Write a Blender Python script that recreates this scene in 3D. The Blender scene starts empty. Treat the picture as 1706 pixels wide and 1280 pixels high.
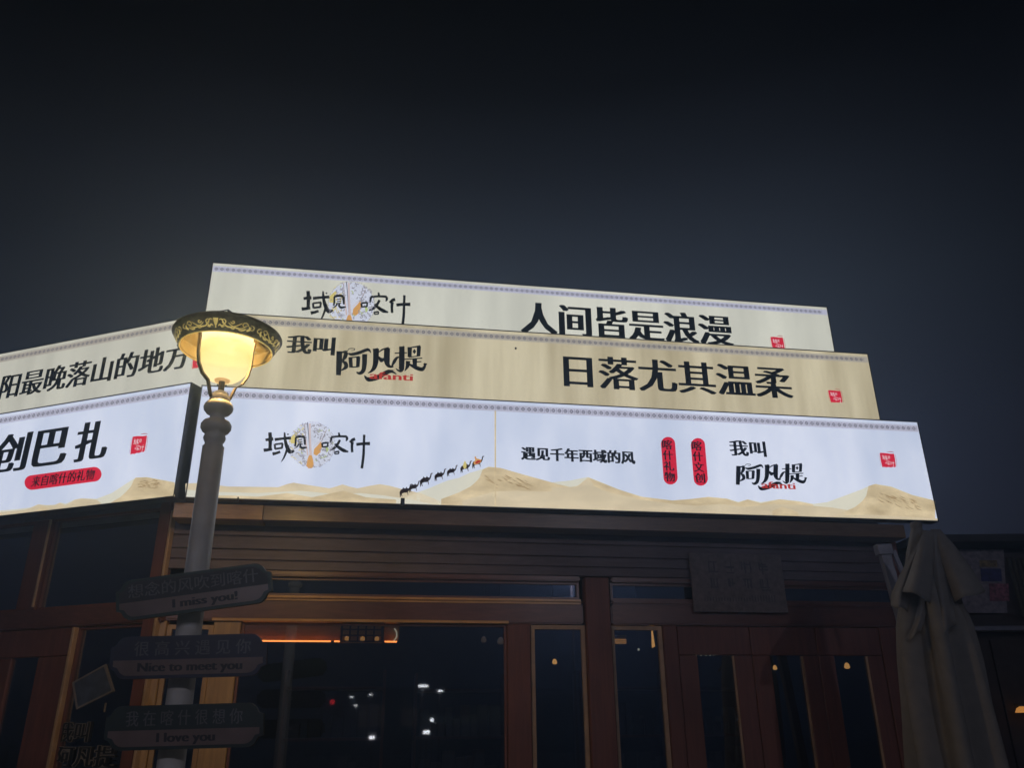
import bpy, bmesh, math, random
from mathutils import Vector, Matrix
random.seed(7)
PI = math.pi
scene = bpy.context.scene
COL = scene.collection

# ---------------------------------------------------------------- camera
FPX, PITCH, ROLL, EYE = 1372.6, 0.39695, -0.00944, 1.6      # focal length in photo pixels (1706 wide)
c_, s_ = math.cos(PITCH), math.sin(PITCH)
FW = Vector((0, c_, s_)); UP0 = Vector((0, -s_, c_)); RT0 = Vector((1, 0, 0))
RT = RT0 * math.cos(ROLL) + UP0 * math.sin(ROLL)
UP = UP0 * math.cos(ROLL) - RT0 * math.sin(ROLL)
cam_d = bpy.data.cameras.new('camera'); cam = bpy.data.objects.new('camera', cam_d); COL.objects.link(cam)
cam_d.sensor_width = 36; cam_d.lens = FPX / 1706 * 36; cam_d.clip_end = 600; cam_d.clip_start = .05
m3 = Matrix((RT, UP, -FW)).transposed()
cam.matrix_world = Matrix.Translation((0, 0, EYE)) @ m3.to_4x4()
scene.camera = cam

# ---------------------------------------------------------------- night sky
w = bpy.data.worlds.new('World'); scene.world = w; w.use_nodes = True
nt = w.node_tree; bg = nt.nodes['Background']
tc = nt.nodes.new('ShaderNodeTexCoord'); sx = nt.nodes.new('ShaderNodeSeparateXYZ'); rp = nt.nodes.new('ShaderNodeValToRGB')
nt.links.new(tc.outputs['Generated'], sx.inputs[0]); nt.links.new(sx.outputs['Z'], rp.inputs[0]); 
ax = nt.nodes.new('ShaderNodeMath'); ax.operation = 'MULTIPLY'; nt.links.new(sx.outputs['X'], ax.inputs[0]); nt.links.new(sx.outputs['X'], ax.inputs[1])
ay = nt.nodes.new('ShaderNodeMath'); ay.operation = 'MULTIPLY_ADD'; nt.links.new(sx.outputs['Y'], ay.inputs[0]); nt.links.new(sx.outputs['Y'], ay.inputs[1]); nt.links.new(ax.outputs[0], ay.inputs[2])
ah = nt.nodes.new('ShaderNodeMath'); ah.operation = 'SQRT'; nt.links.new(ay.outputs[0], ah.inputs[0])
ad = nt.nodes.new('ShaderNodeMath'); ad.operation = 'DIVIDE'; nt.links.new(sx.outputs['Y'], ad.inputs[0]); nt.links.new(ah.outputs[0], ad.inputs[1])
am = nt.nodes.new('ShaderNodeMapRange'); am.interpolation_type = 'SMOOTHSTEP'; am.inputs[1].default_value = .78; am.inputs[2].default_value = 1.0; am.inputs[3].default_value = .42; am.inputs[4].default_value = 1.38
nt.links.new(ad.outputs[0], am.inputs[0]); nt.links.new(am.outputs[0], bg.inputs[1]); nt.links.new(rp.outputs[0], bg.inputs[0])   # glow painted into the sky behind the shop, in place of lens glare and vignette
er = rp.color_ramp
er.elements[0].position = 0.0; er.elements[0].color = (.021, .022, .037, 1)
er.elements[1].position = 1.0; er.elements[1].color = (.0004, .0004, .0005, 1)
for p_, c0 in ((.30, (.021, .025, .040)), (.45, (.0185, .0235, .0345)), (.53, (.0125, .0155, .0225)), (.60, (.0062, .0074, .0105)), (.67, (.0022, .0025, .0034)), (.735, (.0010, .0011, .0014))):
    e = er.elements.new(p_); e.color = (*c0, 1)
bg.inputs[1].default_value = 1.0
scene.view_settings.view_transform = 'Standard'; scene.view_settings.look = 'None'
scene.view_settings.exposure = 0; scene.view_settings.gamma = 1; scene.view_settings.use_curve_mapping = False
scene.render.engine = 'CYCLES'
scene.cycles.use_denoising = True
scene.cycles.max_bounces = 6; scene.cycles.transparent_max_bounces = 12
scene.cycles.sample_clamp_indirect = 4

# ---------------------------------------------------------------- helpers
def ray(x, y):
    return RT * ((x - 853) / FPX) + UP * ((640 - y) / FPX) + FW
def at(x, y, Y):
    d = ray(x, y); return d * (Y / d.y) + Vector((0, 0, EYE))

class Face:
    """a facade: origin o, direction D along it, N pointing into the building"""
    def __init__(s, o, D, N): s.o, s.D, s.N = Vector((*o, 0)), Vector((*D, 0)), Vector((*N, 0))
    def P(s, u, z, w=0): return s.o + s.D * u + s.N * w + Vector((0, 0, z))
    def uz(s, x, y, w=0):
        d = ray(x, y); o = s.o + s.N * w
        t = o.dot(s.N) / (d.x * s.N.x + d.y * s.N.y); p = d * t
        return ((p - o).x * s.D.x + (p - o).y * s.D.y, p.z + EYE)
aR, aL = 0.163573, 0.332544
R = Face((-2.65678, 6.5), (math.cos(aR), math.sin(aR)), (-math.sin(aR), math.cos(aR)))
L = Face((-2.72128, 6.444423), (-math.cos(aL), math.sin(aL)), (math.sin(aL), math.cos(aL)))

def tag(o, label=None, cat=None, group=None, kind=None):
    if label: o['label'] = label
    if cat: o['category'] = cat
    if group: o['group'] = group
    if kind: o['kind'] = kind
    return o
def thing(name, label, cat, loc=(0, 0, 0), group=None):
    o = bpy.data.objects.new(name, None); o.empty_display_size = .1
    o.location = loc; COL.objects.link(o); return tag(o, label, cat, group)
ORG = {}
def org(p):
    v = Vector((0, 0, 0))
    while p is not None: v += p.location; p = p.parent
    return v
def mesh(name, verts, faces, mat, parent=None, smooth=False, bevel=0, recalc=True):
    o0 = org(parent) if parent else Vector((0, 0, 0))
    bm = bmesh.new()
    vs = [bm.verts.new(Vector(v) - o0) for v in verts]
    for f in faces:
        try: bm.faces.new([vs[i] for i in f])
        except ValueError: pass
    if recalc: bmesh.ops.recalc_face_normals(bm, faces=bm.faces)
    if bevel: bmesh.ops.bevel(bm, geom=list(bm.edges), offset=bevel, segments=4 if bevel >= .01 else 1, affect='EDGES', clamp_overlap=True)
    me = bpy.data.meshes.new(name); bm.to_mesh(me); bm.free()
    if mat: me.materials.append(mat)
    if smooth: me.polygons.foreach_set('use_smooth', [True] * len(me.polygons))
    o = bpy.data.objects.new(name, me); COL.objects.link(o)
    if parent: o.parent = parent
    return o
BF = [(0, 1, 3, 2), (4, 6, 7, 5), (0, 4, 5, 1), (2, 3, 7, 6), (0, 2, 6, 4), (1, 5, 7, 3)]
class MB:
    def __init__(s): s.v, s.f = [], []
    def add(s, v, f):
        n = len(s.v); s.v += [Vector(a) for a in v]; s.f += [tuple(i + n for i in g) for g in f]; return s
    def box(s, F, u0, u1, z0, z1, w0, w1):
        return s.add([F.P(u, z, w) for u in (u0, u1) for z in (z0, z1) for w in (w0, w1)], BF)
    def xbox(s, x0, x1, y0, y1, z0, z1):
        return s.add([(x, y, z) for x in (x0, x1) for y in (y0, y1) for z in (z0, z1)], BF)
    def tube(s, pts, r, n=10, cap=True):
        pts = [Vector(p) for p in pts]; rs = r if isinstance(r, (list, tuple)) else [r] * len(pts)
        v, f = [], []
        a = None
        for i, p in enumerate(pts):
            d = (pts[min(i + 1, len(pts) - 1)] - pts[max(i - 1, 0)]).normalized()
            if a is None: a = d.orthogonal().normalized()
            a = (a - d * a.dot(d)).normalized(); b = d.cross(a)
            for k in range(n):
                t = 2 * PI * k / n; v.append(p + (a * math.cos(t) + b * math.sin(t)) * rs[i])
        for i in range(len(pts) - 1):
            for k in range(n):
                k2 = (k + 1) % n; f.append((i * n + k, i * n + k2, (i + 1) * n + k2, (i + 1) * n + k))
        if cap: f.append(tuple(range(n))[::-1]); f.append(tuple((len(pts) - 1) * n + k for k in range(n)))
        return s.add(v, f)
    def lathe(s, prof, cx, cy, n=48):
        v = [(cx + r * math.cos(2 * PI * k / n), cy + r * math.sin(2 * PI * k / n), z) for r, z in prof for k in range(n)]
        f = [(i * n + k, i * n + (k + 1) % n, (i + 1) * n + (k + 1) % n, (i + 1) * n + k) for i in range(len(prof) - 1) for k in range(n)]
        return s.add(v, f)
    def build(s, name, mat, parent=None, **k): return mesh(name, s.v, s.f, mat, parent, **k)
def fbox(name, F, u0, u1, z0, z1, w0, w1, mat, parent, bevel=.004):
    return MB().box(F, u0, u1, z0, z1, w0, w1).build(name, mat, parent, bevel=bevel)

# ---------------------------------------------------------------- materials
def new_mat(name):
    m = bpy.data.materials.new(name); m.use_nodes = True
    return m, m.node_tree, m.node_tree.nodes['Principled BSDF']
def simple(name, col, rough=.6, metal=0, var=.25, scale=6, bump=.0, emit=None, estr=0):
    m, t, b = new_mat(name)
    b.inputs['Roughness'].default_value = rough; b.inputs['Metallic'].default_value = metal
    co = t.nodes.new('ShaderNodeTexCoord'); n = t.nodes.new('ShaderNodeTexNoise'); n.inputs['Scale'].default_value = scale; n.inputs['Detail'].default_value = 6
    t.links.new(co.outputs['Object'], n.inputs['Vector'])
    r = t.nodes.new('ShaderNodeValToRGB'); r.color_ramp.elements[0].position = .3; r.color_ramp.elements[1].position = .7
    r.color_ramp.elements[0].color = (*[c * (1 - var) for c in col], 1); r.color_ramp.elements[1].color = (*[min(1, c * (1 + var)) for c in col], 1)
    t.links.new(n.outputs[0], r.inputs[0]); t.links.new(r.outputs[0], b.inputs['Base Color'])
    if bump:
        bp = t.nodes.new('ShaderNodeBump'); bp.inputs['Strength'].default_value = bump; bp.inputs['Distance'].default_value = .01
        t.links.new(n.outputs[0], bp.inputs['Height']); t.links.new(bp.outputs[0], b.inputs['Normal'])
    if emit: b.inputs['Emission Color'].default_value = (*emit, 1); b.inputs['Emission Strength'].default_value = estr
    return m
def wood(name, col, vertical=True, rough=.5, knots=True):
    m, t, b = new_mat(name)
    co = t.nodes.new('ShaderNodeTexCoord'); mp = t.nodes.new('ShaderNodeMapping')
    mp.inputs['Scale'].default_value = (14, 14, .9) if vertical else (.8, 14, 18)
    t.links.new(co.outputs['Object'], mp.inputs[0])
    n = t.nodes.new('ShaderNodeTexNoise'); n.inputs['Scale'].default_value = 2.2; n.inputs['Detail'].default_value = 8; n.inputs['Distortion'].default_value = .8
    t.links.new(mp.outputs[0], n.inputs['Vector'])
    r = t.nodes.new('ShaderNodeValToRGB'); r.color_ramp.elements[0].position = .3; r.color_ramp.elements[1].position = .72
    r.color_ramp.elements[0].color = (*[c * .78 for c in col], 1); r.color_ramp.elements[1].color = (*[c * 1.12 for c in col], 1)
    t.links.new(n.outputs[0], r.inputs[0])
    k = t.nodes.new('ShaderNodeTexNoise'); k.inputs['Scale'].default_value = 1.3; k.inputs['Detail'].default_value = 3
    t.links.new(co.outputs['Object'], k.inputs['Vector'])
    kr = t.nodes.new('ShaderNodeValToRGB'); kr.color_ramp.elements[0].position = .35; kr.color_ramp.elements[1].position = .6
    kr.color_ramp.elements[0].color = (.72, .68, .68, 1); kr.color_ramp.elements[1].color = (1, 1, 1, 1)
    t.links.new(k.outputs[0], kr.inputs[0])
    mx = t.nodes.new('ShaderNodeMix'); mx.data_type = 'RGBA'; mx.blend_type = 'MULTIPLY'; mx.inputs[0].default_value = 1
    t.links.new(r.outputs[0], mx.inputs[6]); t.links.new(kr.outputs[0], mx.inputs[7]); t.links.new(mx.outputs[2], b.inputs['Base Color'])
    b.inputs['Roughness'].default_value = rough
    bp = t.nodes.new('ShaderNodeBump'); bp.inputs['Strength'].default_value = .12; bp.inputs['Distance'].default_value = .003
    t.links.new(n.outputs[0], bp.inputs['Height']); t.links.new(bp.outputs[0], b.inputs['Normal'])
    return m
def backlit(name, col, var=.06, strength=1.0, tint=None, scale=(1.2, 1.2, .35), gloss=.35, col2=None):
    """translucent printed film lit from inside by tubes: the light through it is a little uneven"""
    m, t, b = new_mat(name)
    b.inputs['Base Color'].default_value = (*[c * .25 for c in col], 1); b.inputs['Roughness'].default_value = gloss
    b.inputs['Specular IOR Level'].default_value = .25
    co = t.nodes.new('ShaderNodeTexCoord'); mp = t.nodes.new('ShaderNodeMapping'); mp.inputs['Scale'].default_value = scale
    t.links.new(co.outputs['Object'], mp.inputs[0])
    n = t.nodes.new('ShaderNodeTexNoise'); n.inputs['Scale'].default_value = 1.6; n.inputs['Detail'].default_value = 4; n.inputs['Roughness'].default_value = .55
    t.links.new(mp.outputs[0], n.inputs['Vector'])
    r = t.nodes.new('ShaderNodeValToRGB'); r.color_ramp.elements[0].position = .28; r.color_ramp.elements[1].position = .72
    lo = [c * (1 - var) for c in col]; hi = [c * (1 + var) for c in (col2 or col)]
    if tint: lo = [a * q for a, q in zip(lo, tint)]
    r.color_ramp.elements[0].color = (*lo, 1); r.color_ramp.elements[1].color = (*hi, 1)
    t.links.new(n.outputs[0], r.inputs[0])
    n2 = t.nodes.new('ShaderNodeTexNoise'); n2.inputs['Scale'].default_value = 60; n2.inputs['Detail'].default_value = 2
    t.links.new(co.outputs['Object'], n2.inputs['Vector'])
    mr = t.nodes.new('ShaderNodeMapRange'); mr.inputs[3].default_value = .96 * strength; mr.inputs[4].default_value = 1.04 * strength
    t.links.new(n2.outputs[0], mr.inputs[0])
    t.links.new(r.outputs[0], b.inputs['Emission Color']); t.links.new(mr.outputs[0], b.inputs['Emission Strength'])
    return m
def glow(name, col, strength):
    m, t, b = new_mat(name); b.inputs['Base Color'].default_value = (*[c * .5 for c in col], 1)
    b.inputs['Emission Color'].default_value = (*col, 1); b.inputs['Emission Strength'].default_value = strength
    return m
def glass(name, tint, refl=.08, rough=.02):
    m = bpy.data.materials.new(name); m.use_nodes = True; t = m.node_tree
    for n in list(t.nodes): t.nodes.remove(n)
    out = t.nodes.new('ShaderNodeOutputMaterial'); mix = t.nodes.new('ShaderNodeMixShader')
    tr = t.nodes.new('ShaderNodeBsdfTransparent'); tr.inputs[0].default_value = (*tint, 1)
    gl = t.nodes.new('ShaderNodeBsdfGlossy'); gl.inputs['Roughness'].default_value = rough; gl.inputs[0].default_value = (.9, .92, 1, 1)
    fr = t.nodes.new('ShaderNodeLayerWeight'); fr.inputs[0].default_value = .35
    mr = t.nodes.new('ShaderNodeMapRange'); mr.inputs[3].default_value = refl; mr.inputs[4].default_value = .8
    co = t.nodes.new('ShaderNodeTexCoord'); n = t.nodes.new('ShaderNodeTexNoise'); n.inputs['Scale'].default_value = 1.2
    bp = t.nodes.new('ShaderNodeBump'); bp.inputs['Strength'].default_value = .02; bp.inputs['Distance'].default_value = .02
    t.links.new(co.outputs['Object'], n.inputs['Vector']); t.links.new(n.outputs[0], bp.inputs['Height']); t.links.new(bp.outputs[0], gl.inputs['Normal'])
    t.links.new(fr.outputs['Facing'], mr.inputs[0]); t.links.new(mr.outputs[0], mix.inputs[0])
    t.links.new(tr.outputs[0], mix.inputs[1]); t.links.new(gl.outputs[0], mix.inputs[2]); t.links.new(mix.outputs[0], out.inputs[0])
    return m
M = {}
M['wood_v'] = wood('pine_frame_upright', (.22, .085, .06))
M['wood_h'] = wood('pine_beam_level', (.19, .085, .065), vertical=False, rough=.3)
M['wood_gold'] = wood('pale_pine_frame', (.55, .35, .15), rough=.35)  # the uprights' pine with the lamp's golden light put into its colour
M['fascia'] = wood('orange_pine_fascia', (.78, .47, .19), vertical=False, rough=.27)  # pine with amber lamplight put into its colour
M['siding'] = wood('weathered_siding', (.17, .135, .155), vertical=False)
M['bead'] = simple('light_bead_trim', (.50, .34, .20), rough=.4)
M['roof'] = simple('roof_felt', (.05, .05, .055), rough=.9, bump=.3)
M['inner'] = simple('shop_interior', (.06, .05, .05), rough=.9)
M['glass'] = glass('window_glass', (.72, .78, .85), .13)
M['box_side'] = simple('grey_box_side', (.5, .48, .46), rough=.5, scale=4)
M['alu'] = simple('sign_box_metal', (.10, .10, .11), rough=.45, metal=.6)
M['film_cool'] = backlit('cool_white_film', (.56, .635, .81), var=.08, col2=(.68, .72, .85))
M['film_top'] = backlit('pale_cream_film', (.61, .61, .53), var=.15, scale=(1.5, 1.5, .2))
M['film_mid'] = backlit('aged_tan_film', (.46, .39, .245), var=.17, scale=(2.4, 2.4, .22), col2=(.56, .50, .35))
M['film_left'] = backlit('aged_cream_film', (.55, .54, .46), var=.15, scale=(1.8, 1.8, .15))
M['ink'] = simple('black_ink', (.012, .014, .018), rough=.35, var=.1)
M['brush_ink'] = simple('brown_black_ink', (.018, .010, .010), rough=.4, var=.1)
M['grey_ink'] = backlit('grey_print', (.09, .085, .12), var=.1)
M['band'] = backlit('pale_border_band', (.48, .485, .60), var=.08)
M['curl_grey'] = backlit('pale_curl_print', (.27, .26, .31), var=.2)
M['disc_print'] = backlit('pale_disc_print', (.60, .63, .74), var=.08, scale=(9, 9, 9))
M['band_warm'] = backlit('warm_border_band', (.41, .375, .32), var=.08)
M['red'] = backlit('red_print', (.62, .012, .040), var=.08)
M['redtext'] = backlit('red_letter_print', (.42, .03, .02), var=.08)
M['white_print'] = backlit('white_print', (.72, .70, .74), var=.03)
M['cream'] = backlit('dune_cream', (.64, .64, .56), var=.06, col2=(.70, .67, .54))
M['tan'] = backlit('dune_tan', (.56, .44, .26), var=.16, scale=(2.4, 2.4, 5), col2=(.68, .56, .36))
M['tan2'] = backlit('dune_pale_tan', (.64, .54, .37), var=.12, scale=(2, 2, 5))
M['ripple'] = backlit('dune_ripple', (.34, .23, .11), var=.2, scale=(5, 5, 5))
M['camel'] = simple('camel_print', (.13, .045, .028), rough=.5)
M['orange_print'] = backlit('orange_print', (.62, .32, .10), var=.1)
M['yellow_print'] = backlit('yellow_print', (.62, .52, .18), var=.1)
M['green_print'] = backlit('green_print', (.42, .50, .20), var=.1)
M['pink_print'] = backlit('pale_pink_print', (.58, .47, .47), var=.1)
M['post'] = simple('painted_lamp_post', (.66, .64, .60), rough=.42, bump=.05, scale=12, var=.08)
M['bronze'] = simple('bronze_lamp_metal', (.11, .09, .07), rough=.5, metal=.2, scale=30, bump=.15)
M['hat_in'] = simple('brass_shade_lining', (.030, .024, .010), rough=.35, scale=9)
M['gilt'] = backlit('gilt_scroll', (.40, .30, .09), var=.4, scale=(12, 12, 12))  # glows in place of lamplight through the pierced shade and along its rim
M['umb'] = simple('parasol_canvas', (.22, .215, .20), rough=.85, scale=11, bump=.35, var=.10)
M['steel'] = simple('grey_mast_metal', (.20, .21, .26), rough=.4, metal=.2)
M['paving'] = simple('paving_concrete', (.16, .155, .15), rough=.8, scale=2, bump=.2)

# ================================================================ ground
gnd = mesh('ground', [(-150, -150, 0), (150, -150, 0), (150, 150, 0), (-150, 150, 0)], [(0, 1, 2, 3)], M['paving']); tag(gnd, kind='structure')

# ================================================================ the shop building
shop = thing('shop_building', 'long single-storey timber shop with dark glass doors under the stacked lit signboards', 'shop', R.P(0, 0, .35))
WF = .35        # front face of the wall behind the sign plane
def part(name, F, u0, u1, z0, z1, w0, w1, mat, parent=None, bevel=.004):
    return fbox(name, F, u0, u1, z0, z1, w0, w1, M[mat], parent or shop, bevel)
UE = 6.42
# right-hand wall
M['fascia_d'] = wood('dull_pine_fascia', (.30, .19, .11), vertical=False, rough=.3)  # same timber without the amber lamplight in its colour
part('fascia_board', R, -.10, .608, 3.212, 3.335, .10, .33, 'fascia')  # paler board, its colour raised further to stand in for lamplight
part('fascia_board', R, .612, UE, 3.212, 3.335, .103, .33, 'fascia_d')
zs = [3.205, 3.126, 3.014, 2.925, 2.835]
prev = 3.336
for i, z in enumerate([3.232, 3.126, 3.014, 2.925, 2.842]):
    part('siding_board', R, -.16, UE - .01, z + .004, prev, WF + .004 * (i % 2), WF + .05, 'siding', bevel=.006)
    prev = z
part('backing_wall', R, .0, UE - .02, 2.845, 3.34, WF + .06, WF + .12, 'inner')
part('picture_rail', R, .27, 3.34, 2.795, 2.838, WF - .025, WF + .05, 'wood_h', bevel=.010)
part('picture_rail', R, 3.625, UE - .06, 2.795, 2.838, WF - .018, WF + .05, 'wood_h', bevel=.010)
# transom lights: glass between the rail and the head beam
def window(F, u0, u1, z0, z1, w=WF + .05, bead=.022, beadmat='bead', name='window', parent=None):
    """glass pane held by four slim beads"""
    a, b = min(u0, u1), max(u0, u1)
    fr = MB()
    fr.box(F, a, a + bead, z0, z1, w - .028, w + .012)
    fr.box(F, b - bead, b, z0, z1, w - .028, w + .012)
    fr.box(F, a + bead, b - bead, z1 - bead, z1, w - .028, w + .012)
    fr.box(F, a + bead, b - bead, z0, z0 + bead, w - .028, w + .012)
    win = fr.build(name, M[beadmat], parent or shop)
    MB().box(F, a + bead - .002, b - bead + .002, z0 + bead - .002, z1 - bead + .002, w - .006, w - .002).build('pane', M['glass'], win)
    return win
window(R, .27, 3.335, 2.64, 2.795, beadmat='wood_h')
window(R, 3.62, UE - .06, 2.64, 2.795, beadmat='wood_h')
part('transom_sill', R, .27, 3.36, 2.598, 2.64, WF - .030, WF + .06, 'fascia', bevel=.02)  # left sill coloured as if lit by the lamp
part('transom_sill', R, 3.612, UE, 2.598, 2.64, WF - .022, WF + .06, 'wood_h', bevel=.016)
part('head_beam', R, -.10, 3.36, 2.432, 2.598, WF - .01, WF + .10, 'wood_h', bevel=.012)
part('head_beam', R, 3.61, UE, 2.432, 2.598, WF - .01, WF + .10, 'wood_h', bevel=.012)
part('beam_bead', R, .27, 2.70, 2.428, 2.452, WF - .024, WF - .012, 'fascia')
# uprights
def post(F, u0, u1, z0=.12, z1=2.43, w=WF, mat='wood_v'):
    return part('post', F, u0, u1, z0, z1, w, w + .11, mat, bevel=.007)
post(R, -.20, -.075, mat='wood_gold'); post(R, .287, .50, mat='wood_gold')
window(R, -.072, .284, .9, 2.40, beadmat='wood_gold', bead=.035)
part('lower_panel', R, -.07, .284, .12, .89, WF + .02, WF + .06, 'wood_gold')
window(R, .505, 2.685, .62, 2.425, bead=.018, beadmat='wood_v')
part('lower_panel', R, .505, 2.685, .12, .61, WF + .02, WF + .06, 'wood_v')
post(R, 2.69, 2.892)
window(R, 2.896, 3.374, .62, 2.425, bead=.034)
part('lower_panel', R, 2.896, 3.374, .12, .61, WF + .02, WF + .06, 'wood_v')
part('post', R, 3.378, 3.598, .12, 2.83, WF - .035, WF + .09, 'wood_v', bevel=.008)
window(R, 3.602, 4.068, .62, 2.425, bead=.034)
part('lower_panel', R, 3.602, 4.068, .12, .61, WF + .02, WF + .06, 'wood_v')
post(R, 4.072, 4.20)
# four folding doors, each with stiles, rails and a pane
for k, (a, b, ga, gb) in enumerate(((4.205, 4.875, 4.372, 4.713), (4.881, 5.505, 5.05, 5.362), (5.511, 6.13, 5.662, 5.988))):
    d = part('door', R, a, b, 2.185, 2.425, WF + .01, WF + .055, 'wood_v', bevel=.005)
    for x0, x1 in ((a, ga), (gb, b)):
        mesh_ = MB().box(R, x0, x1, .12, 2.181, WF + .01, WF + .055).build('stile', M['wood_v'], d, bevel=.006)
    MB().box(R, ga + .003, gb - .003, .12, .75, WF + .014, WF + .052).build('bottom_rail', M['wood_v'], d, bevel=.006)
    MB().box(R, ga + .002, gb - .002, .752, 2.183, WF + .034, WF + .040).build('pane', M['glass'], d)
    MB().box(R, gb - .016, gb - .002, .76, 2.178, WF + .016, WF + .032).build('bead', M['bead'], d)
    MB().tube([R.P(ga - .05, 1.0, WF - .035), R.P(ga - .05, 1.28, WF - .035)], .011, 8).build('handle', M['steel'], d, smooth=True)
post(R, 6.136, 6.36, z1=2.43)
part('end_post', R, 6.37, 6.46, .12, 3.33, WF - .02, WF + .10, 'wood_v')
part('plinth', R, -.12, UE, 0, .118, WF - .03, WF + .14, 'roof')
# left-hand wall
WL = .30
part('siding_board', L, .0, 7.4, 3.372, 3.50, WL + .10, WL + .14, 'siding')
part('corner_post', L, .262, .385, .12, 3.40, WL - .02, WL + .09, 'wood_v', bevel=.01)
part('corner_bead', L, .232, .256, .9, 3.32, WL - .03, WL + .02, 'bead')
for a, b in ((.388, 1.575), (1.79, 3.2), (3.42, 4.8), (5.02, 6.4)):
    window(L, a, b, 2.575, 3.37, w=WL + .05, bead=.022, beadmat='wood_v')
    for q in (b,):
        part('post', L, q + .004, q + .205, 2.575, 3.371, WL, WL + .10, 'wood_v', bevel=.009)
        part('corner_bead', L, q - .001, q + .003 + .018, 2.6, 3.36, WL - .02, WL - .003, 'bead')
part('head_beam', L, .20, 7.4, 2.415, 2.572, WL - .015, WL + .10, 'wood_h', bevel=.012)
post(L, .262, .385, z1=2.412, w=WL)
window(L, .389, 1.062, .62, 2.41, w=WL + .05, bead=.02, beadmat='wood_v')
part('lower_panel', L, .389, 1.062, .12, .61, WL + .02, WL + .06, 'wood_v')
part('corner_bead', L, 1.064, 1.096, .12, 2.41, WL - .02, WL + .03, 'bead')
for k, (a, b, ga, gb) in enumerate(((1.10, 1.90, 1.425, 1.715), (1.906, 2.72, 2.1, 2.45), (2.726, 3.54, 2.9, 3.3))):
    d = part('door', L, a, b, 2.19, 2.41, WL + .005, WL + .05, 'wood_v', bevel=.005)
    for x0, x1 in ((a, ga), (gb, b)):
        MB().box(L, x0, x1, .12, 2.186, WL + .005, WL + .05).build('stile', M['wood_v'], d, bevel=.006)
    MB().box(L, ga + .003, gb - .003, .12, .75, WL + .010, WL + .046).build('bottom_rail', M['wood_v'], d, bevel=.006)
    MB().box(L, ga + .002, gb - .002, .752, 2.188, WL + .03, WL + .036).build('pane', M['glass'], d)
part('lower_panel', L, 3.55, 7.4, .12, 2.41, WL + .02, WL + .06, 'wood_v')
# back, roof, inside
def poly_prism(name, pts, z0, z1, mat, parent):
    n = len(pts)
    v = [(x, y, z0) for x, y in pts] + [(x, y, z1) for x, y in pts]
    f = [tuple(range(n)), tuple(range(n, 2 * n))] + [(i, (i + 1) % n, n + (i + 1) % n, n + i) for i in range(n)]
    return mesh(name, v, f, mat, parent)
A = R.P(0, 0, .50); B = R.P(UE, 0, .50); Cc = R.P(UE, 0, 5.5); Dd = L.P(7.4, 0, 5.5); Ee = L.P(7.4, 0, .46)
rp_ = [(p.x, p.y) for p in (A, B, Cc, Dd, Ee)]
poly_prism('roof', rp_, 3.50, 3.62, M['roof'], shop)
poly_prism('ceiling', rp_, 3.40, 3.48, M['inner'], shop)
poly_prism('floor', rp_, .02, .11, M['paving'], shop)
def wallseg(p, q, z0, z1, name='rear_wall', th=.1):
    d = (q - p).normalized(); n = Vector((-d.y, d.x, 0)) * th
    v = [Vector((a.x, a.y, z)) for a in (p, q, q + n, p + n) for z in (z0, z1)]
    f = [(0, 2, 3, 1), (2, 4, 5, 3), (4, 6, 7, 5), (6, 0, 1, 7), (0, 6, 4, 2), (1, 3, 5, 7)]
    return mesh(name, v, f, M['inner'], shop)
wallseg(B, Cc, .12, 3.39, 'side_wall'); wallseg(Cc, Dd, .12, 3.39); wallseg(Dd, Ee, .12, 3.39, 'side_wall')

# ================================================================ print tools for the signboards
def plane_map(F, w):
    def f(x, y): 
        u, z = F.uz(x, y, w); return F.P(u, z, w)
    return f
def text_geo(body, smear=0, n=1, off=0.0, font_shear=0.0, res=3):
    c = bpy.data.curves.new('lettering_curve', 'FONT'); c.body = body; c.resolution_u = res; c.offset = off; c.shear = font_shear
    o = bpy.data.objects.new('lettering_tmp', c); COL.objects.link(o)
    dg = bpy.context.evaluated_depsgraph_get(); dg.update()
    me = bpy.data.meshes.new_from_object(o.evaluated_get(dg))
    vs = [(v.co.x, v.co.y) for v in me.vertices]; fs = [tuple(p.vertices) for p in me.polygons]
    bpy.data.objects.remove(o); bpy.data.meshes.remove(me); bpy.data.curves.remove(c)
    V, Fc = [], []
    for k in range(n):
        dx = smear * (2 * k / (n - 1) - 1) if n > 1 else 0
        b = len(V); V += [(x + dx, y, k) for x, y in vs]; Fc += [tuple(i + b for i in f) for f in fs]
    return V, Fc
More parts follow.
